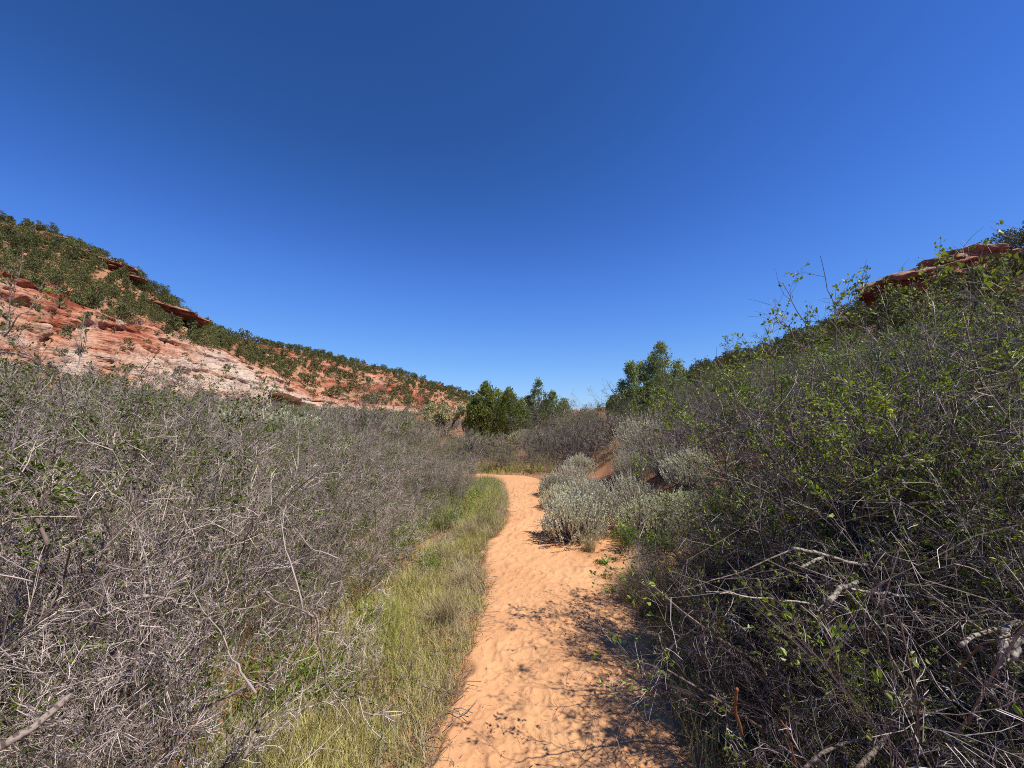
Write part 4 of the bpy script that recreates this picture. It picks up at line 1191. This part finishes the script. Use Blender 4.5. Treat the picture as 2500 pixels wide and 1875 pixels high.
for (u, Y, k, s, lab) in [(605, 9.5, 1, 3.05, 'tall silvery sagebrush standing out of the left thicket'), (668, 10.0, 1, 2.65, 'silvery sagebrush just right of the tallest silvery one'),
                          (700, 10.6, 0, 2.15, 'lower silvery sagebrush at the right end of the silvery group'), (1275, 19, 1, 1.3, 'small blue-green bush at the foot of the dark juniper'),
                          (1330, 15, 0, 1.2, 'pale sagebrush behind the low brush at the trail end')]:
    x = (u - CU) / FPX * Y
    KS[k].put((x, Y, floor_z(x, Y)), r.uniform(0, 6), s, lab, 'sagebrush', 'silvery sagebrush further off')

# bright green and dead bushes at the clearing
KG = Kind('green_bush', sage_parts(510, 0.42, 'bright', n0=24, kids=(7, 6), nl_=9, spread=0.45, up=0.2, llen=0.026, r0=0.004))
for (u, v, s, lab) in [(1615, 1372, 0.92, 'bright green round bush in front of the pale sagebrush'), (1532, 1345, 0.8, 'darker yellow-green bush left of the bright green one'),
                       (1775, 1330, 1.3, 'bright green bush seen through the edge of the right thicket')]:
    x, y = G(u, v)
    KG.put((x, y, floor_z(x, y)), r.uniform(0, 6), s * 0.82, lab, 'bush', 'green bushes at the clearing')
rr_ = rng(520)
lv = grow(rr_, 34, 0.45, 0.003, 0.12, 0.8, wander=0.22, K0=7, levels=[(7, 0.5, 0.7, 4, 0, 0.2), (4, 0.5, 0.7, 3, 0, 0.2)])
x, y = G(1600, 1455)
Kind('dead_bush', [('twigs', mesh('twigs', *join(*[tubes(p, R, 3) for p, R in lv]), M['dead']))]).put((x, y, floor_z(x, y)), 0, 0.85, 'tangled dead grey bush in front of the bright green bush', 'bush')

rr_ = rng(536)
q_ = rr_.normal(size=(700, 3)) * np.array([0.10, 0.10, 0.0]); q_[:, 2] = rr_.uniform(0, 0.22, 700)
KFB = Kind('green_forb', [('leaves', mesh('leaves', *blades(q_, np.concatenate([rr_.normal(size=(700, 2)), rr_.uniform(0, 1, (700, 1))], 1), rr_.uniform(0.02, 0.04, 700), rr_.uniform(0.006, 0.012, 700), rr_), M['green']))])
for (u, v, s, lab) in [(985, 1345, 1.3, 'green leafy patch at the shrub edge halfway up the left grass strip'), (900, 1560, 1.0, 'green leafy patch below the shrub edge beside the seeding grass'),
                       (1170, 1240, 1.1, 'yellow-green leafy patch where the grass strip bulges into the trail'), (1100, 1290, 1.0, 'green patch at the notch of the left trail edge'),
                       (700, 1720, 1.1, 'green leafy patch low in the left thicket near the bottom'), (1045, 1400, 0.9, 'small green patch in the left grass strip'),
                       (820, 1700, 0.9, 'small green patch under the seeding grass')]:
    x, y = G(u, v)
    KFB.put((x, y, floor_z(x, y)), rr_.uniform(0, 6), s, lab, 'leafy plant', 'green patches in the left grass strip')

# small weeds on the sand
rr_ = rng(530)
wp = rr_.normal(size=(160, 3)) * np.array([0.05, 0.05, 0.0]); wp[:, 2] = 0.0
wd = np.concatenate([rr_.normal(size=(160, 2)), np.abs(rr_.normal(size=(160, 1))) * 0.8 + 0.2], 1)
KWD = Kind('weed', [('leaves', mesh('leaves', *blades(wp, wd, rr_.uniform(0.03, 0.06, 160), rr_.uniform(0.01, 0.018, 160), rr_), M['olive']))])
for (u, v, s, lab) in [(1468, 1375, 1.3, 'largest small green weed on the sand right of the trail'), (1500, 1368, 1.0, 'small weed right of the largest weed on the sand'),
                       (1482, 1408, 1.2, 'grassy weed just below the largest weed on the sand'), (1503, 1392, 0.8, 'tiny weed between two others on the sand'),
                       (1425, 1325, 0.8, 'tiny weed at the foot of the nearest sagebrush'), (1508, 1350, 0.7, 'tiny weed in front of the yellow-green bush'),
                       (1500, 1440, 0.9, 'little weed at the edge of the sand above the branch shadow')]:
    x, y = G(u, v)
    KWD.put((x, y, 0.0), r.uniform(0, 6), s * 0.55, lab, 'weed', 'small weeds on the sand')

# ------------------------------------------------------------------ grasses
def grass_mesh(name, pos, Hs, mat, seed, width=0.0035, bend=0.45):
    r = rng(seed)
    n = len(pos)
    az = r.uniform(0, 6.28, n); lean = np.abs(r.normal(0.4, 0.45, n))
    d = np.stack([np.cos(az) * lean, np.sin(az) * lean, np.ones(n)], 1); d = unit(d)
    s = [pos]
    for k in range(3):
        s.append(s[-1] + d * (Hs / 3)[:, None])
        d = unit(d + np.stack([np.cos(az), np.sin(az), -0.3 * np.ones(n)], 1) * bend * r.uniform(0.2, 1, n)[:, None] * 0.6 + r.normal(size=(n, 3)) * 0.2)
    side = np.stack([-np.sin(az + r.normal(0, .6, n)), np.cos(az + r.normal(0, .6, n)), np.zeros(n)], 1)
    w = (width * r.uniform(0.6, 1.3, n))[:, None]
    V = []
    for k, f in enumerate((1.0, 0.9, 0.6, 0.12)):
        V += [s[k] - side * w * f * 0.5, s[k] + side * w * f * 0.5]
    V = np.stack(V, 1)
    base = (np.arange(n) * 8)[:, None, None]
    F = base + np.array([[0, 1, 3, 2], [2, 3, 5, 4], [4, 5, 7, 6]])[None]
    return mesh(name, V.reshape(-1, 3), F.reshape(-1, 4), M[mat])

def scatter(seed, n, fx, y0, y1, clump=0.03, ypow=1.0):
    """Tufted positions; fx(y, q) gives x for q in 0..1."""
    r = rng(seed)
    nc = n // 14
    y = y0 + (y1 - y0) * r.uniform(0, 1, nc) ** ypow
    x = fx(y, r.uniform(0, 1, nc))
    k = np.repeat(np.arange(nc), 14)
    p = np.stack([x[k], y[k], 0 * x[k]], 1) + r.normal(size=(len(k), 3)) * np.array([clump, clump, 0])
    p[:, 2] = ground_z(p[:, 0], p[:, 1]) - 0.01
    return p

def left_edge(y, q):
    w = np.interp(y, [0.5, 2, 4, 6, 8, 9.5], [1.15, 1.0, 0.72, 0.42, 0.3, 0.25])
    return xl(y) - 0.02 - w * q ** 1.1
p = scatter(601, 70000, left_edge, 0.6, 9.3, 0.028, 1.35)
rr_ = rng(602)
dist = xl(p[:, 1]) - p[:, 0]
h = (0.06 + 0.15 * ss(0.02, 0.65, dist)) * (0.6 + 0.8 * ss(-0.5, 0.6, fbm(p[:, 0] * 2.2, p[:, 1] * 2.2, 0, 615, 2))) * rr_.uniform(0.6, 1.25, len(p)) * (0.85 + 0.15 * np.clip(p[:, 1], 0, 4) / 4)
tag(link('grass', grass_mesh('grass', p, h, 'grass', 603)), 'green and straw-coloured grass strip along the left edge of the trail', 'grass', kind='stuff')
p = scatter(613, 22000, left_edge, 0.6, 9.3, 0.03, 1.35)
tag(link('straw', grass_mesh('straw', p, rr_.uniform(0.04, 0.22, len(p)), 'straw', 614, 0.003, 1.1)), 'dry straw mixed into the grass strip along the left edge of the trail', 'grass', kind='stuff')
def inner(y, q): return xl(y) - 0.75 - 2.2 * q
p = scatter(604, 20000, inner, 0.6, 8.0, 0.05, 1.3)
tag(link('thicket_grass', grass_mesh('thicket_grass', p, rr_.uniform(0.12, 0.36, len(p)), 'grassg', 605)), 'green grass growing under the shrubs of the left thicket', 'grass', kind='stuff')
def right_edge(y, q): return xr(y) + 0.06 + 0.95 * q * np.interp(y, [0.5, 3.2, 4.2], [1.0, 1.0, 0.9])
p = scatter(606, 13000, right_edge, 0.6, 3.9, 0.035)
tag(link('shaded_grass', grass_mesh('shaded_grass', p, rr_.uniform(0.05, 0.2, len(p)), 'grass', 607)), 'green and dry grass in the shade along the right edge of the trail', 'grass', kind='stuff')
def clearing(y, q): return xr(y) + 0.25 + 1.9 * q
p = scatter(608, 7000, clearing, 3.7, 7.6, 0.05)
tag(link('dry_grass', grass_mesh('dry_grass', p, rr_.uniform(0.05, 0.22, len(p)), 'straw', 609)), 'dry straw grass between the sagebrush right of the trail', 'grass', kind='stuff')

p = scatter(616, 9000, lambda y, q: xl(y) - 0.15 - 1.7 * q, 5.5, 9.3, 0.05)
tag(link('bend_grass', grass_mesh('bend_grass', p, rr_.uniform(0.08, 0.26, len(p)), 'grassg', 617, 0.006)), 'green grass between the shrubs on the inside of the trail bend', 'grass', kind='stuff')
p = scatter(618, 6000, lambda y, q: -4.5 + 6.5 * q, 10.2, 12.5, 0.06)
p = p[edge_d(p[:, 0], p[:, 1]) < -0.02]
tag(link('far_grass', grass_mesh('far_grass', p, rr_.uniform(0.06, 0.22, len(p)), 'grass', 619, 0.008)), 'short dry grass at the foot of the shrubs facing the trail end', 'grass', kind='stuff')
def meadow(y, q): return -1.1 * y + 1.6 * y * q
p = scatter(611, 26000, meadow, 10.0, 30.0, 0.16, 1.4)
p = p[edge_d(p[:, 0], p[:, 1]) < -0.05]
tag(link('meadow_grass', grass_mesh('meadow_grass', p, rr_.uniform(0.06, 0.2, len(p)), 'olive', 612, 0.015)), 'thin olive and straw grass on the valley floor beyond the trail bend', 'grass', kind='stuff')

# pale grass with seed heads
def seedgrass(seed, n, H):
    r = rng(seed)
    lv = grow(r, n, H, 0.0016, 0.05, 0.22, wander=0.05, K0=6)
    st = tubes(lv[0][0], np.maximum(lv[0][1], 0.0012), 3)
    Pn, R = lv[0]
    m = n * 40
    par = r.integers(0, n, m); t = r.uniform(0.68, 1.0, m)
    q, pd, _ = at_t(Pn[par], R[par], t)
    hd = blades(q, pd + r.normal(size=(m, 3)) * 0.25, r.uniform(0.018, 0.03, m), r.uniform(0.004, 0.007, m), r)
    return [('stalks', mesh('stalks', *st, M['straw'])), ('seed_heads', mesh('seed_heads', *hd, M['straw']))]
SG = Kind('seeding_grass', seedgrass(620, 9, 0.62))
for (u, v, s, lab) in [(900, 1800, 1.0, 'pale seeding grass tuft standing tallest in the left grass strip'), (950, 1780, 0.85, 'pale seeding grass just right of the tallest tuft'),
                       (640, 1980, 0.9, 'pale seeding grass at the bottom edge, left of the grass strip'), (860, 1850, 0.8, 'seeding grass between the shrub twigs and the tallest tuft')]:
    x, y = G(u, v)
    SG.put((x, y, floor_z(x, y)), r.uniform(0, 6), s, lab, 'grass tuft', 'seeding grass tufts')
ST = Kind('dry_grass_tuft', [('stalks', grass_mesh('stalks', scatter(630, 420, lambda y, q: (q - .5) * 0.12, -0.06, 0.06, 0.03) * np.array([1, 1, 0]), rng(631).uniform(0.2, 0.42, 420), 'straw', 632, 0.003, 0.6))])
for (u, v, s, lab) in [(1440, 1345, 0.62, 'straw grass tuft at the foot of the nearest sagebrush'), (1570, 1440, 1.0, 'tall straw grass tuft left of the dead grey bush'),
                       (1650, 1450, 1.0, 'tall straw grass tuft right of the dead grey bush'), (1540, 1470, 0.8, 'straw tuft at the edge of the trail sand'),
                       (1690, 1420, 1.0, 'straw tuft against the right thicket'), (1590, 1500, 0.8, 'straw tuft in front of the dead grey bush')]:
    x, y = G(u, v)
    ST.put((x, y, floor_z(x, y)), r.uniform(0, 6), s, lab, 'grass tuft', 'straw grass tufts right of the trail')

rr_ = rng(641)
for k_ in range(26):
    y = 1.7 + 5.0 * rr_.uniform() ** 1.3; x = float(xl(y)) - rr_.uniform(0.08, 0.85) * float(np.interp(y, [1.7, 4, 7], [1.0, 0.75, 0.4]))
    side_ = 'near the sand' if float(xl(y)) - x < 0.3 else 'near the shrubs'
    dist_ = 'in the foreground' if y < 2.6 else ('halfway along' if y < 4.2 else 'far along')
    (SG if k_ % 2 else ST).put((x, y, floor_z(x, y)), rr_.uniform(0, 6), rr_.uniform(0.45, 0.75), f"{'seeding' if k_ % 2 else 'straw'} grass tuft {dist_} the left grass strip, {side_}", 'grass tuft', 'dry tufts in the left grass strip')

# litter on the sand: short twigs and crumbs
rr_ = rng(640)
n = 1300
y = 0.9 + 9 * rr_.uniform(0, 1, n) ** 1.5
q = rr_.beta(0.5, 0.5, n)
x = xl(y) + (xr(y) - xl(y)) * q
a = rr_.uniform(0, 6.28, n)
st = np.stack([x, y, 0.012 + 0 * x], 1)
L = np.where(rr_.uniform(size=n) < 0.04, rr_.uniform(0.04, 0.12, n), rr_.uniform(0.006, 0.03, n))
d = np.stack([np.cos(a), np.sin(a), 0.02 + 0 * a], 1)
Pn = walk(rr_, st, d, L, 4, 0.15, 0.0)
R = np.full((n, 4), 0.0011) * rr_.uniform(0.6, 1.5, (n, 1))
tag(link('litter', mesh('litter', *tubes(Pn, R, 3), M['litter'])), 'bits of dry twig and leaf crumbs strewn on the orange sand', 'litter', kind='stuff')
# twigs poking out over the trail edge
n = 420
y = 0.9 + 6 * rr_.uniform(0, 1, n) ** 1.2
x = xl(y) - rr_.uniform(0.0, 0.12, n)
d = unit(np.stack([rr_.uniform(0.2, 1, n), rr_.normal(0, 0.5, n), rr_.uniform(0.0, 0.35, n)], 1))
Pn = walk(rr_, np.stack([x, y, 0.01 + 0 * x], 1), d, rr_.uniform(0.05, 0.2, n), 5, 0.25, -0.04)
tag(link('edge_twigs', mesh('edge_twigs', *tubes(Pn, np.full((n, 5), 0.0018) * np.linspace(1, .5, 5)[None], 3), M['litter'])), 'fine dry twigs lying over the left edge of the trail', 'twigs', kind='stuff')
n = 16000
x = rr_.uniform(-6, 5, n); y = rr_.uniform(0.6, 9, n)
m = edge_d(x, y) < -0.02; x, y = x[m], y[m]; n = len(x)
d = unit(np.stack([rr_.normal(size=n), rr_.normal(size=n), 0.15 * rr_.normal(size=n)], 1))
Pn = walk(rr_, np.stack([x, y, ground_z(x, y) + 0.015], 1), d, rr_.uniform(0.05, 0.3, n), 4, 0.2, 0.0)
tag(link('fallen_twigs', mesh('fallen_twigs', *tubes(Pn, np.full((n, 4), 0.0028), 3), M['stem'])), 'fallen grey twigs carpeting the ground under the shrubs', 'twigs', kind='stuff')

# ------------------------------------------------------------------ single dead branches, stalks and shoots
def branch(name, pts, r0, r1, mat, label, cat='branch', group=None, seed=0, forks=0, K=14, sides=8, wob=0.004):
    r = rng(seed)
    pts = np.array(pts, float)
    K = max(K, 14); t = np.linspace(0, 1, len(pts)); tk = np.linspace(0, 1, K)
    q = np.stack([np.interp(tk, t, pts[:, i]) for i in range(3)], 1)
    q = q + wob * np.stack([fbm(tk * 5, 0, 0, seed + i) for i in range(3)], 1)
    R = np.linspace(r0, r1, K) * (1 + 0.12 * fbm(tk * 9, 0, 0, seed + 9, 3))
    q = np.concatenate([q[:1], q, q[-1:]]); R = np.concatenate([[1e-4], R, [1e-4]])
    q[0] -= (q[2] - q[1]) * 1e-3; q[-1] += (q[-2] - q[-3]) * 1e-3
    vf = [tubes(q[None], R[None], sides)]
    if forks:
        par = np.zeros(forks, int); tt_ = r.uniform(0.35, 0.95, forks)
        p, pd, pr = at_t(np.repeat(q[None], forks, 0), np.repeat(R[None], forks, 0), tt_)
        d = unit(pd + r.normal(size=p.shape) * 0.42)
        L = np.linalg.norm(pts[-1] - pts[0]) * r.uniform(0.2, 0.6, forks)
        w = walk(r, p, d, L, 5, 0.10, 0.03)
        R2 = (pr * 0.55)[:, None] * np.linspace(1, 0.4, 5)[None]
        vf.append(tubes(w, R2, 5))
    me = mesh(name, *join(*vf), M[mat], True)
    n1_ = (K + 1) * sides
    for f_ in list(range(sides)) + list(range(n1_ - sides, n1_)):
        me.polygons[f_].use_smooth = False
    o = link(name, me)
    return tag(o, label, cat, group)

def px(*a): return [pw(*q) for q in a]
g1 = 'bleached cut branches in the right thicket'
branch('dead_branch', px((2200, 1395, 1.75), (2080, 1375, 1.6), (1990, 1350, 1.5), (1937, 1340, 1.45)), 0.0065, 0.0050, 'dead', 'bleached forked dead branch pointing left, topmost of the pale cut ones', group=g1, seed=701, forks=1)
branch('dead_branch', px((2010, 1358, 1.52), (1985, 1372, 1.48), (1958, 1388, 1.45)), 0.0058, 0.0050, 'dead', 'short stub forking down from the topmost bleached branch', group=g1, seed=702, forks=2)
branch('dead_branch', px((2090, 1420, 1.5), (2050, 1440, 1.42), (2022, 1472, 1.38)), 0.0072, 0.0086, 'dead', 'thick pale stub with split bark in the middle of the right thicket', group=g1, seed=703, forks=2)
branch('dead_branch', px((2230, 1460, 1.6), (2150, 1448, 1.55), (2060, 1440, 1.5)), 0.0072, 0.0043, 'dead', 'pale horizontal branch just right of the split stub', group=g1, seed=704, forks=2)
branch('dead_branch', px((1990, 1475, 1.6), (1890, 1465, 1.5), (1800, 1452, 1.45), (1757, 1448, 1.42)), 0.0036, 0.0022, 'dead', 'long thin pale branch reaching furthest left out of the right thicket', group=g1, seed=705, forks=2)
branch('dead_branch', px((2500, 1520, 1.35), (2430, 1535, 1.25), (2338, 1572, 1.2)), 0.0065, 0.0058, 'dead', 'thick white branch at the right edge, pointing down left', group=g1, seed=706, forks=2)
branch('dead_branch', px((2455, 1520, 1.2), (2452, 1560, 1.15), (2448, 1602, 1.12)), 0.0094, 0.0101, 'dead', 'short white hanging stump, left of the pair at the right edge', group=g1, seed=707, forks=2)
branch('dead_branch', px((2505, 1530, 1.2), (2485, 1565, 1.15), (2470, 1602, 1.12)), 0.0086, 0.0086, 'dead', 'short white hanging stump, right of the pair at the right edge', group=g1, seed=708, forks=2)
branch('dead_branch', px((2620, 1460, 1.7), (2450, 1430, 1.7), (2330, 1402, 1.7), (2250, 1420, 1.7)), 0.0036, 0.0022, 'dead', 'long arched pale branch above the white stumps', group=g1, seed=709, forks=2)
branch('dead_branch', px((1960, 1880, 1.3), (2010, 1830, 1.35), (2090, 1805, 1.4), (2200, 1830, 1.4), (2300, 1850, 1.45)), 0.0050, 0.0050, 'wood', 'arching grey branch along the bottom of the right thicket', group=g1, seed=710, forks=2)
branch('dead_branch', px((2080, 1890, 1.25), (2200, 1760, 1.35), (2260, 1700, 1.5)), 0.0072, 0.0050, 'wood', 'thick dark grey stem rising from the bottom edge on the right', group=g1, seed=711, forks=3)
branch('dead_branch', px((2160, 1690, 1.3), (2250, 1705, 1.3), (2330, 1720, 1.3)), 0.0036, 0.0029, 'dead', 'short pale stick lying level above the thick dark stem', group=g1, seed=712, forks=2)
branch('red_stem', px((1815, 1800, 1.5), (1798, 1740, 1.5), (1799, 1680, 1.5)), 0.005, 0.006, 'redstem', 'cut red-brown stem standing at the foot of the right thicket', group=None, seed=713)
branch('dry_stalk', px((1945, 1880, 1.4), (1930, 1820, 1.4), (1912, 1760, 1.4)), 0.004, 0.0025, 'redstem', 'thin orange dry stalk at the bottom of the right thicket', seed=714)
# bare pale limbs crossing the upper right thicket
rr_ = rng(720)
LB = [((2080, 1020, 2.2), (2120, 960, 2.2), (2150, 860, 2.25), 'pale branch crossing the middle of the right thicket'),
      ((2330, 1100, 2.0), (2300, 980, 2.0), (2260, 820, 2.05), 'long grey stem leaning left in the upper right thicket'),
      ((2480, 1150, 1.8), (2400, 960, 1.8), (2350, 760, 1.85), 'long grey stem nearest the right edge of the thicket'),
      ((1975, 1230, 2.3), (1975, 1060, 2.3), (1985, 880, 2.35), 'upright dark trunk-like stem in the left part of the right thicket'),
      ((1990, 1290, 2.1), (1870, 1200, 2.0), (1730, 1140, 2.0), 'bare pale branch slanting out towards the sagebrush'),
      ((2200, 1330, 1.9), (2020, 1235, 1.9), (1900, 1150, 1.9), 'long bare branch above the bleached cut ones')]
for k, (a, b, c, lab) in enumerate(LB):
    branch('long_branch', px(a, b, c), 0.006 if k != 3 else 0.010, 0.003, 'wood', lab, group='long bare stems in the right thicket', seed=721 + k, forks=5)
# tall shoots against the sky
def shoot(pts, label, seed, nleaf=50, forks=7, mat='twigd', leaf='green'):
    r = rng(seed)
    pts = np.array(pts, float)
    K = 10
    t = np.linspace(0, 1, len(pts)); tk = np.linspace(0, 1, K)
    q = np.stack([np.interp(tk, t, pts[:, i]) for i in range(3)], 1) + 0.01 * np.stack([vnoise(tk * 6, 0, 0, seed + i) for i in range(3)], 1)
    R = np.linspace(0.004, 0.0014, K)
    p, pd, pr = at_t(np.repeat(q[None], forks, 0), np.repeat(R[None], forks, 0), r.uniform(0.1, 0.95, forks))
    w = walk(r, p, unit(pd + r.normal(size=p.shape) * 0.6), r.uniform(0.06, 0.28, forks), 5, 0.15, 0.02)
    tw = tubes(w, (np.maximum(pr * 0.6, 0.0012))[:, None] * np.linspace(1, 0.5, 5)[None], 3)
    parts = [('stems', mesh('stems', *tubes(q[None], R[None], 5), M[mat])), ('twigs', mesh('twigs', *tw, M[mat]))]
    if nleaf:
        parts.append(('leaves', mesh('leaves', *leaves_on(r, (w, np.full(w.shape[:2], 0.001)), nleaf, 0.022, 0.014, cluster=3), M[leaf])))
    o = make_thing('tall_shoot', [])
    o.location = pts[0]
    for pn, me in parts:
        c = link(pn, me, o)
        me.transform(__import__('mathutils').Matrix.Translation(-Vector(pts[0])))
    tag(o, label, 'shoot', 'tall shoots above the thickets')
shoot(px((2045, 860, 2.4), (2035, 740, 2.4), (2005, 628, 2.4)), 'tallest twig shoot against the sky above the right thicket', 741, 45, 9)
shoot(px((2040, 780, 2.4), (2080, 730, 2.42), (2125, 690, 2.45)), 'forked leafy shoot leaning right beside the tallest one', 742, 40, 8)
shoot(px((1985, 850, 2.5), (1950, 760, 2.5), (1908, 692, 2.5)), 'bare thin shoot leaning left of the tallest one', 743, 25, 9)
shoot(px((1965, 860, 2.6), (1925, 800, 2.6), (1885, 772, 2.6)), 'leafy shoot reaching furthest left against the sky', 744, 35, 8)
shoot(px((2170, 820, 2.3), (2165, 760, 2.3), (2158, 690, 2.3)), 'pair of thin bare shoots left of the red rock ledge', 745, 8, 4)
shoot(px((2285, 830, 2.1), (2275, 720, 2.1), (2290, 655, 2.1)), 'leafy shoot in front of the red rock ledge', 746, 40, 9)
shoot(px((10, 810, 2.0), (30, 720, 2.0), (65, 605, 2.0)), 'tall thin brown shoot at the left edge, against the hillside', 751, 0, 6, 'wood')
shoot(px((0, 820, 1.9), (50, 770, 1.9), (110, 730, 1.95)), 'pale bent shoot at the left edge beside the tall brown one', 752, 4, 7, 'dead')
shoot(px((185, 900, 2.6), (200, 840, 2.6), (205, 770, 2.6)), 'thin leafy shoot in front of the pale cliff near the left edge', 753, 10, 9, 'twig', 'olive')
shoot(px((20, 1130, 1.5), (55, 1020, 1.5), (75, 930, 1.5)), 'bright bleached branch rising at the left edge', 754, 0, 6, 'dead')
# left foreground sticks
g2 = 'cut sticks in the left thicket'
branch('cut_stick', px((-60, 1860, 1.05), (60, 1790, 1.1), (180, 1695, 1.2)), 0.011, 0.009, 'wood', 'thick cut stick with a pale end in the lower left corner', group=g2, seed=761)
branch('cut_stick', px((345, 1600, 1.8), (360, 1530, 1.8), (378, 1458, 1.8)), 0.012, 0.010, 'stem', 'dark upright stem with a pale snapped top, left of centre in the left thicket', group=g2, seed=762, forks=0)
branch('cut_stick', px((378, 1460, 1.8), (350, 1340, 1.8), (325, 1260, 1.8)), 0.005, 0.002, 'dead', 'pale branch forking left from the snapped dark stem', group=g2, seed=763, forks=5)
branch('cut_stick', px((378, 1460, 1.8), (415, 1400, 1.8), (428, 1320, 1.8)), 0.005, 0.002, 'dead', 'pale branch forking right from the snapped dark stem', group=g2, seed=764, forks=5)
branch('cut_stick', px((222, 1560, 1.7), (240, 1490, 1.7), (257, 1440, 1.7)), 0.010, 0.009, 'stem', 'dark cut stem left of the snapped one', group=g2, seed=765)
branch('cut_stick', px((430, 1750, 1.5), (520, 1720, 1.5), (620, 1665, 1.55)), 0.008, 0.005, 'wood', 'low grey branch lying to the right near the grass', group=g2, seed=766, forks=4)
branch('cut_stick', px((600, 1850, 1.35), (625, 1790, 1.4), (636, 1760, 1.4)), 0.007, 0.006, 'wood', 'short grey stick standing where the grass strip begins', group=g2, seed=767)
branch('cut_stick', px((650, 1690, 1.7), (720, 1580, 1.8), (765, 1450, 1.9)), 0.006, 0.003, 'wood', 'long grey stem leaning right beside the grass strip', group=g2, seed=768, forks=5)
branch('cut_stick', px((100, 1400, 1.6), (115, 1320, 1.6), (90, 1260, 1.6), (105, 1210, 1.6)), 0.008, 0.005, 'stem', 'dark crooked trunk in the left part of the thicket', group=g2, seed=769, forks=3)
for k in range(18):     # bright bare branches over the left thicket
    u, v, Y = rr_.uniform(40, 1000), rr_.uniform(1100, 1700), 0
    Y = 1.0 / max((v - 1000) / FPX, 0.1) * rr_.uniform(0.50, 0.60)
    a = np.array(pw(u, v, Y)); d = np.array([rr_.normal(0, .5), rr_.normal(0, .4), 0.8]); d /= np.linalg.norm(d)
    L = rr_.uniform(0.15, 0.33)
    branch('bare_branch', [a, a + d * L * .5 + rr_.normal(size=3) * .03, a + d * L], 0.0024, 0.0010, 'twig' if k % 2 else 'wood',
           f"{'pale' if k % 2 else 'grey'} bare branch leaning {'left' if d[0] < -0.15 else 'right' if d[0] > 0.15 else 'neither way'} {left_zone(a[0], a[1])}", group='bare branches over the left thicket', seed=780 + k, forks=6, K=8, sides=4)
# tan stick by the cliff
branch('stick', px((702, 1035, 16), (705, 990, 16)), 0.03, 0.025, 'tan', 'straight tan stick standing upright below the cliff alcove', 'stick', seed=799, wob=0.003)
print('left shrubs', nl, 'objects', len(bpy.data.objects))

# ------------------------------------------------------------------ labels of look-alikes: told apart by their order from left to right
byl = {}
for o in bpy.data.objects:
    if o.parent is None and 'label' in o and 'kind' not in o:
        byl.setdefault(o['label'], []).append(o)
ORD = ['', 'second', 'third', 'fourth', 'fifth', 'sixth', 'seventh', 'eighth', 'ninth', 'tenth', 'eleventh']
for lab, os_ in byl.items():
    n = len(os_)
    if n < 2 or n > 12: continue
    os_.sort(key=lambda o: o.location.x / max(o.location.y, 0.3))
    for i, o in enumerate(os_):
        w_ = ('leftmost' if i == 0 else 'rightmost') if i in (0, n - 1) else f'{ORD[i]} from left'
        o['label'] = lab + ', ' + w_
for o in bpy.data.objects:
    if 'label' in o and len(o['label'].split()) > 16: print('LONG', o['label'])
print('verts', sum(len(m.vertices) for m in bpy.data.meshes), 'polys', sum(len(m.polygons) for m in bpy.data.meshes))
from collections import Counter
print(Counter(o.name.split('.')[0] for o in bpy.data.objects if o.parent is None).most_common(12))
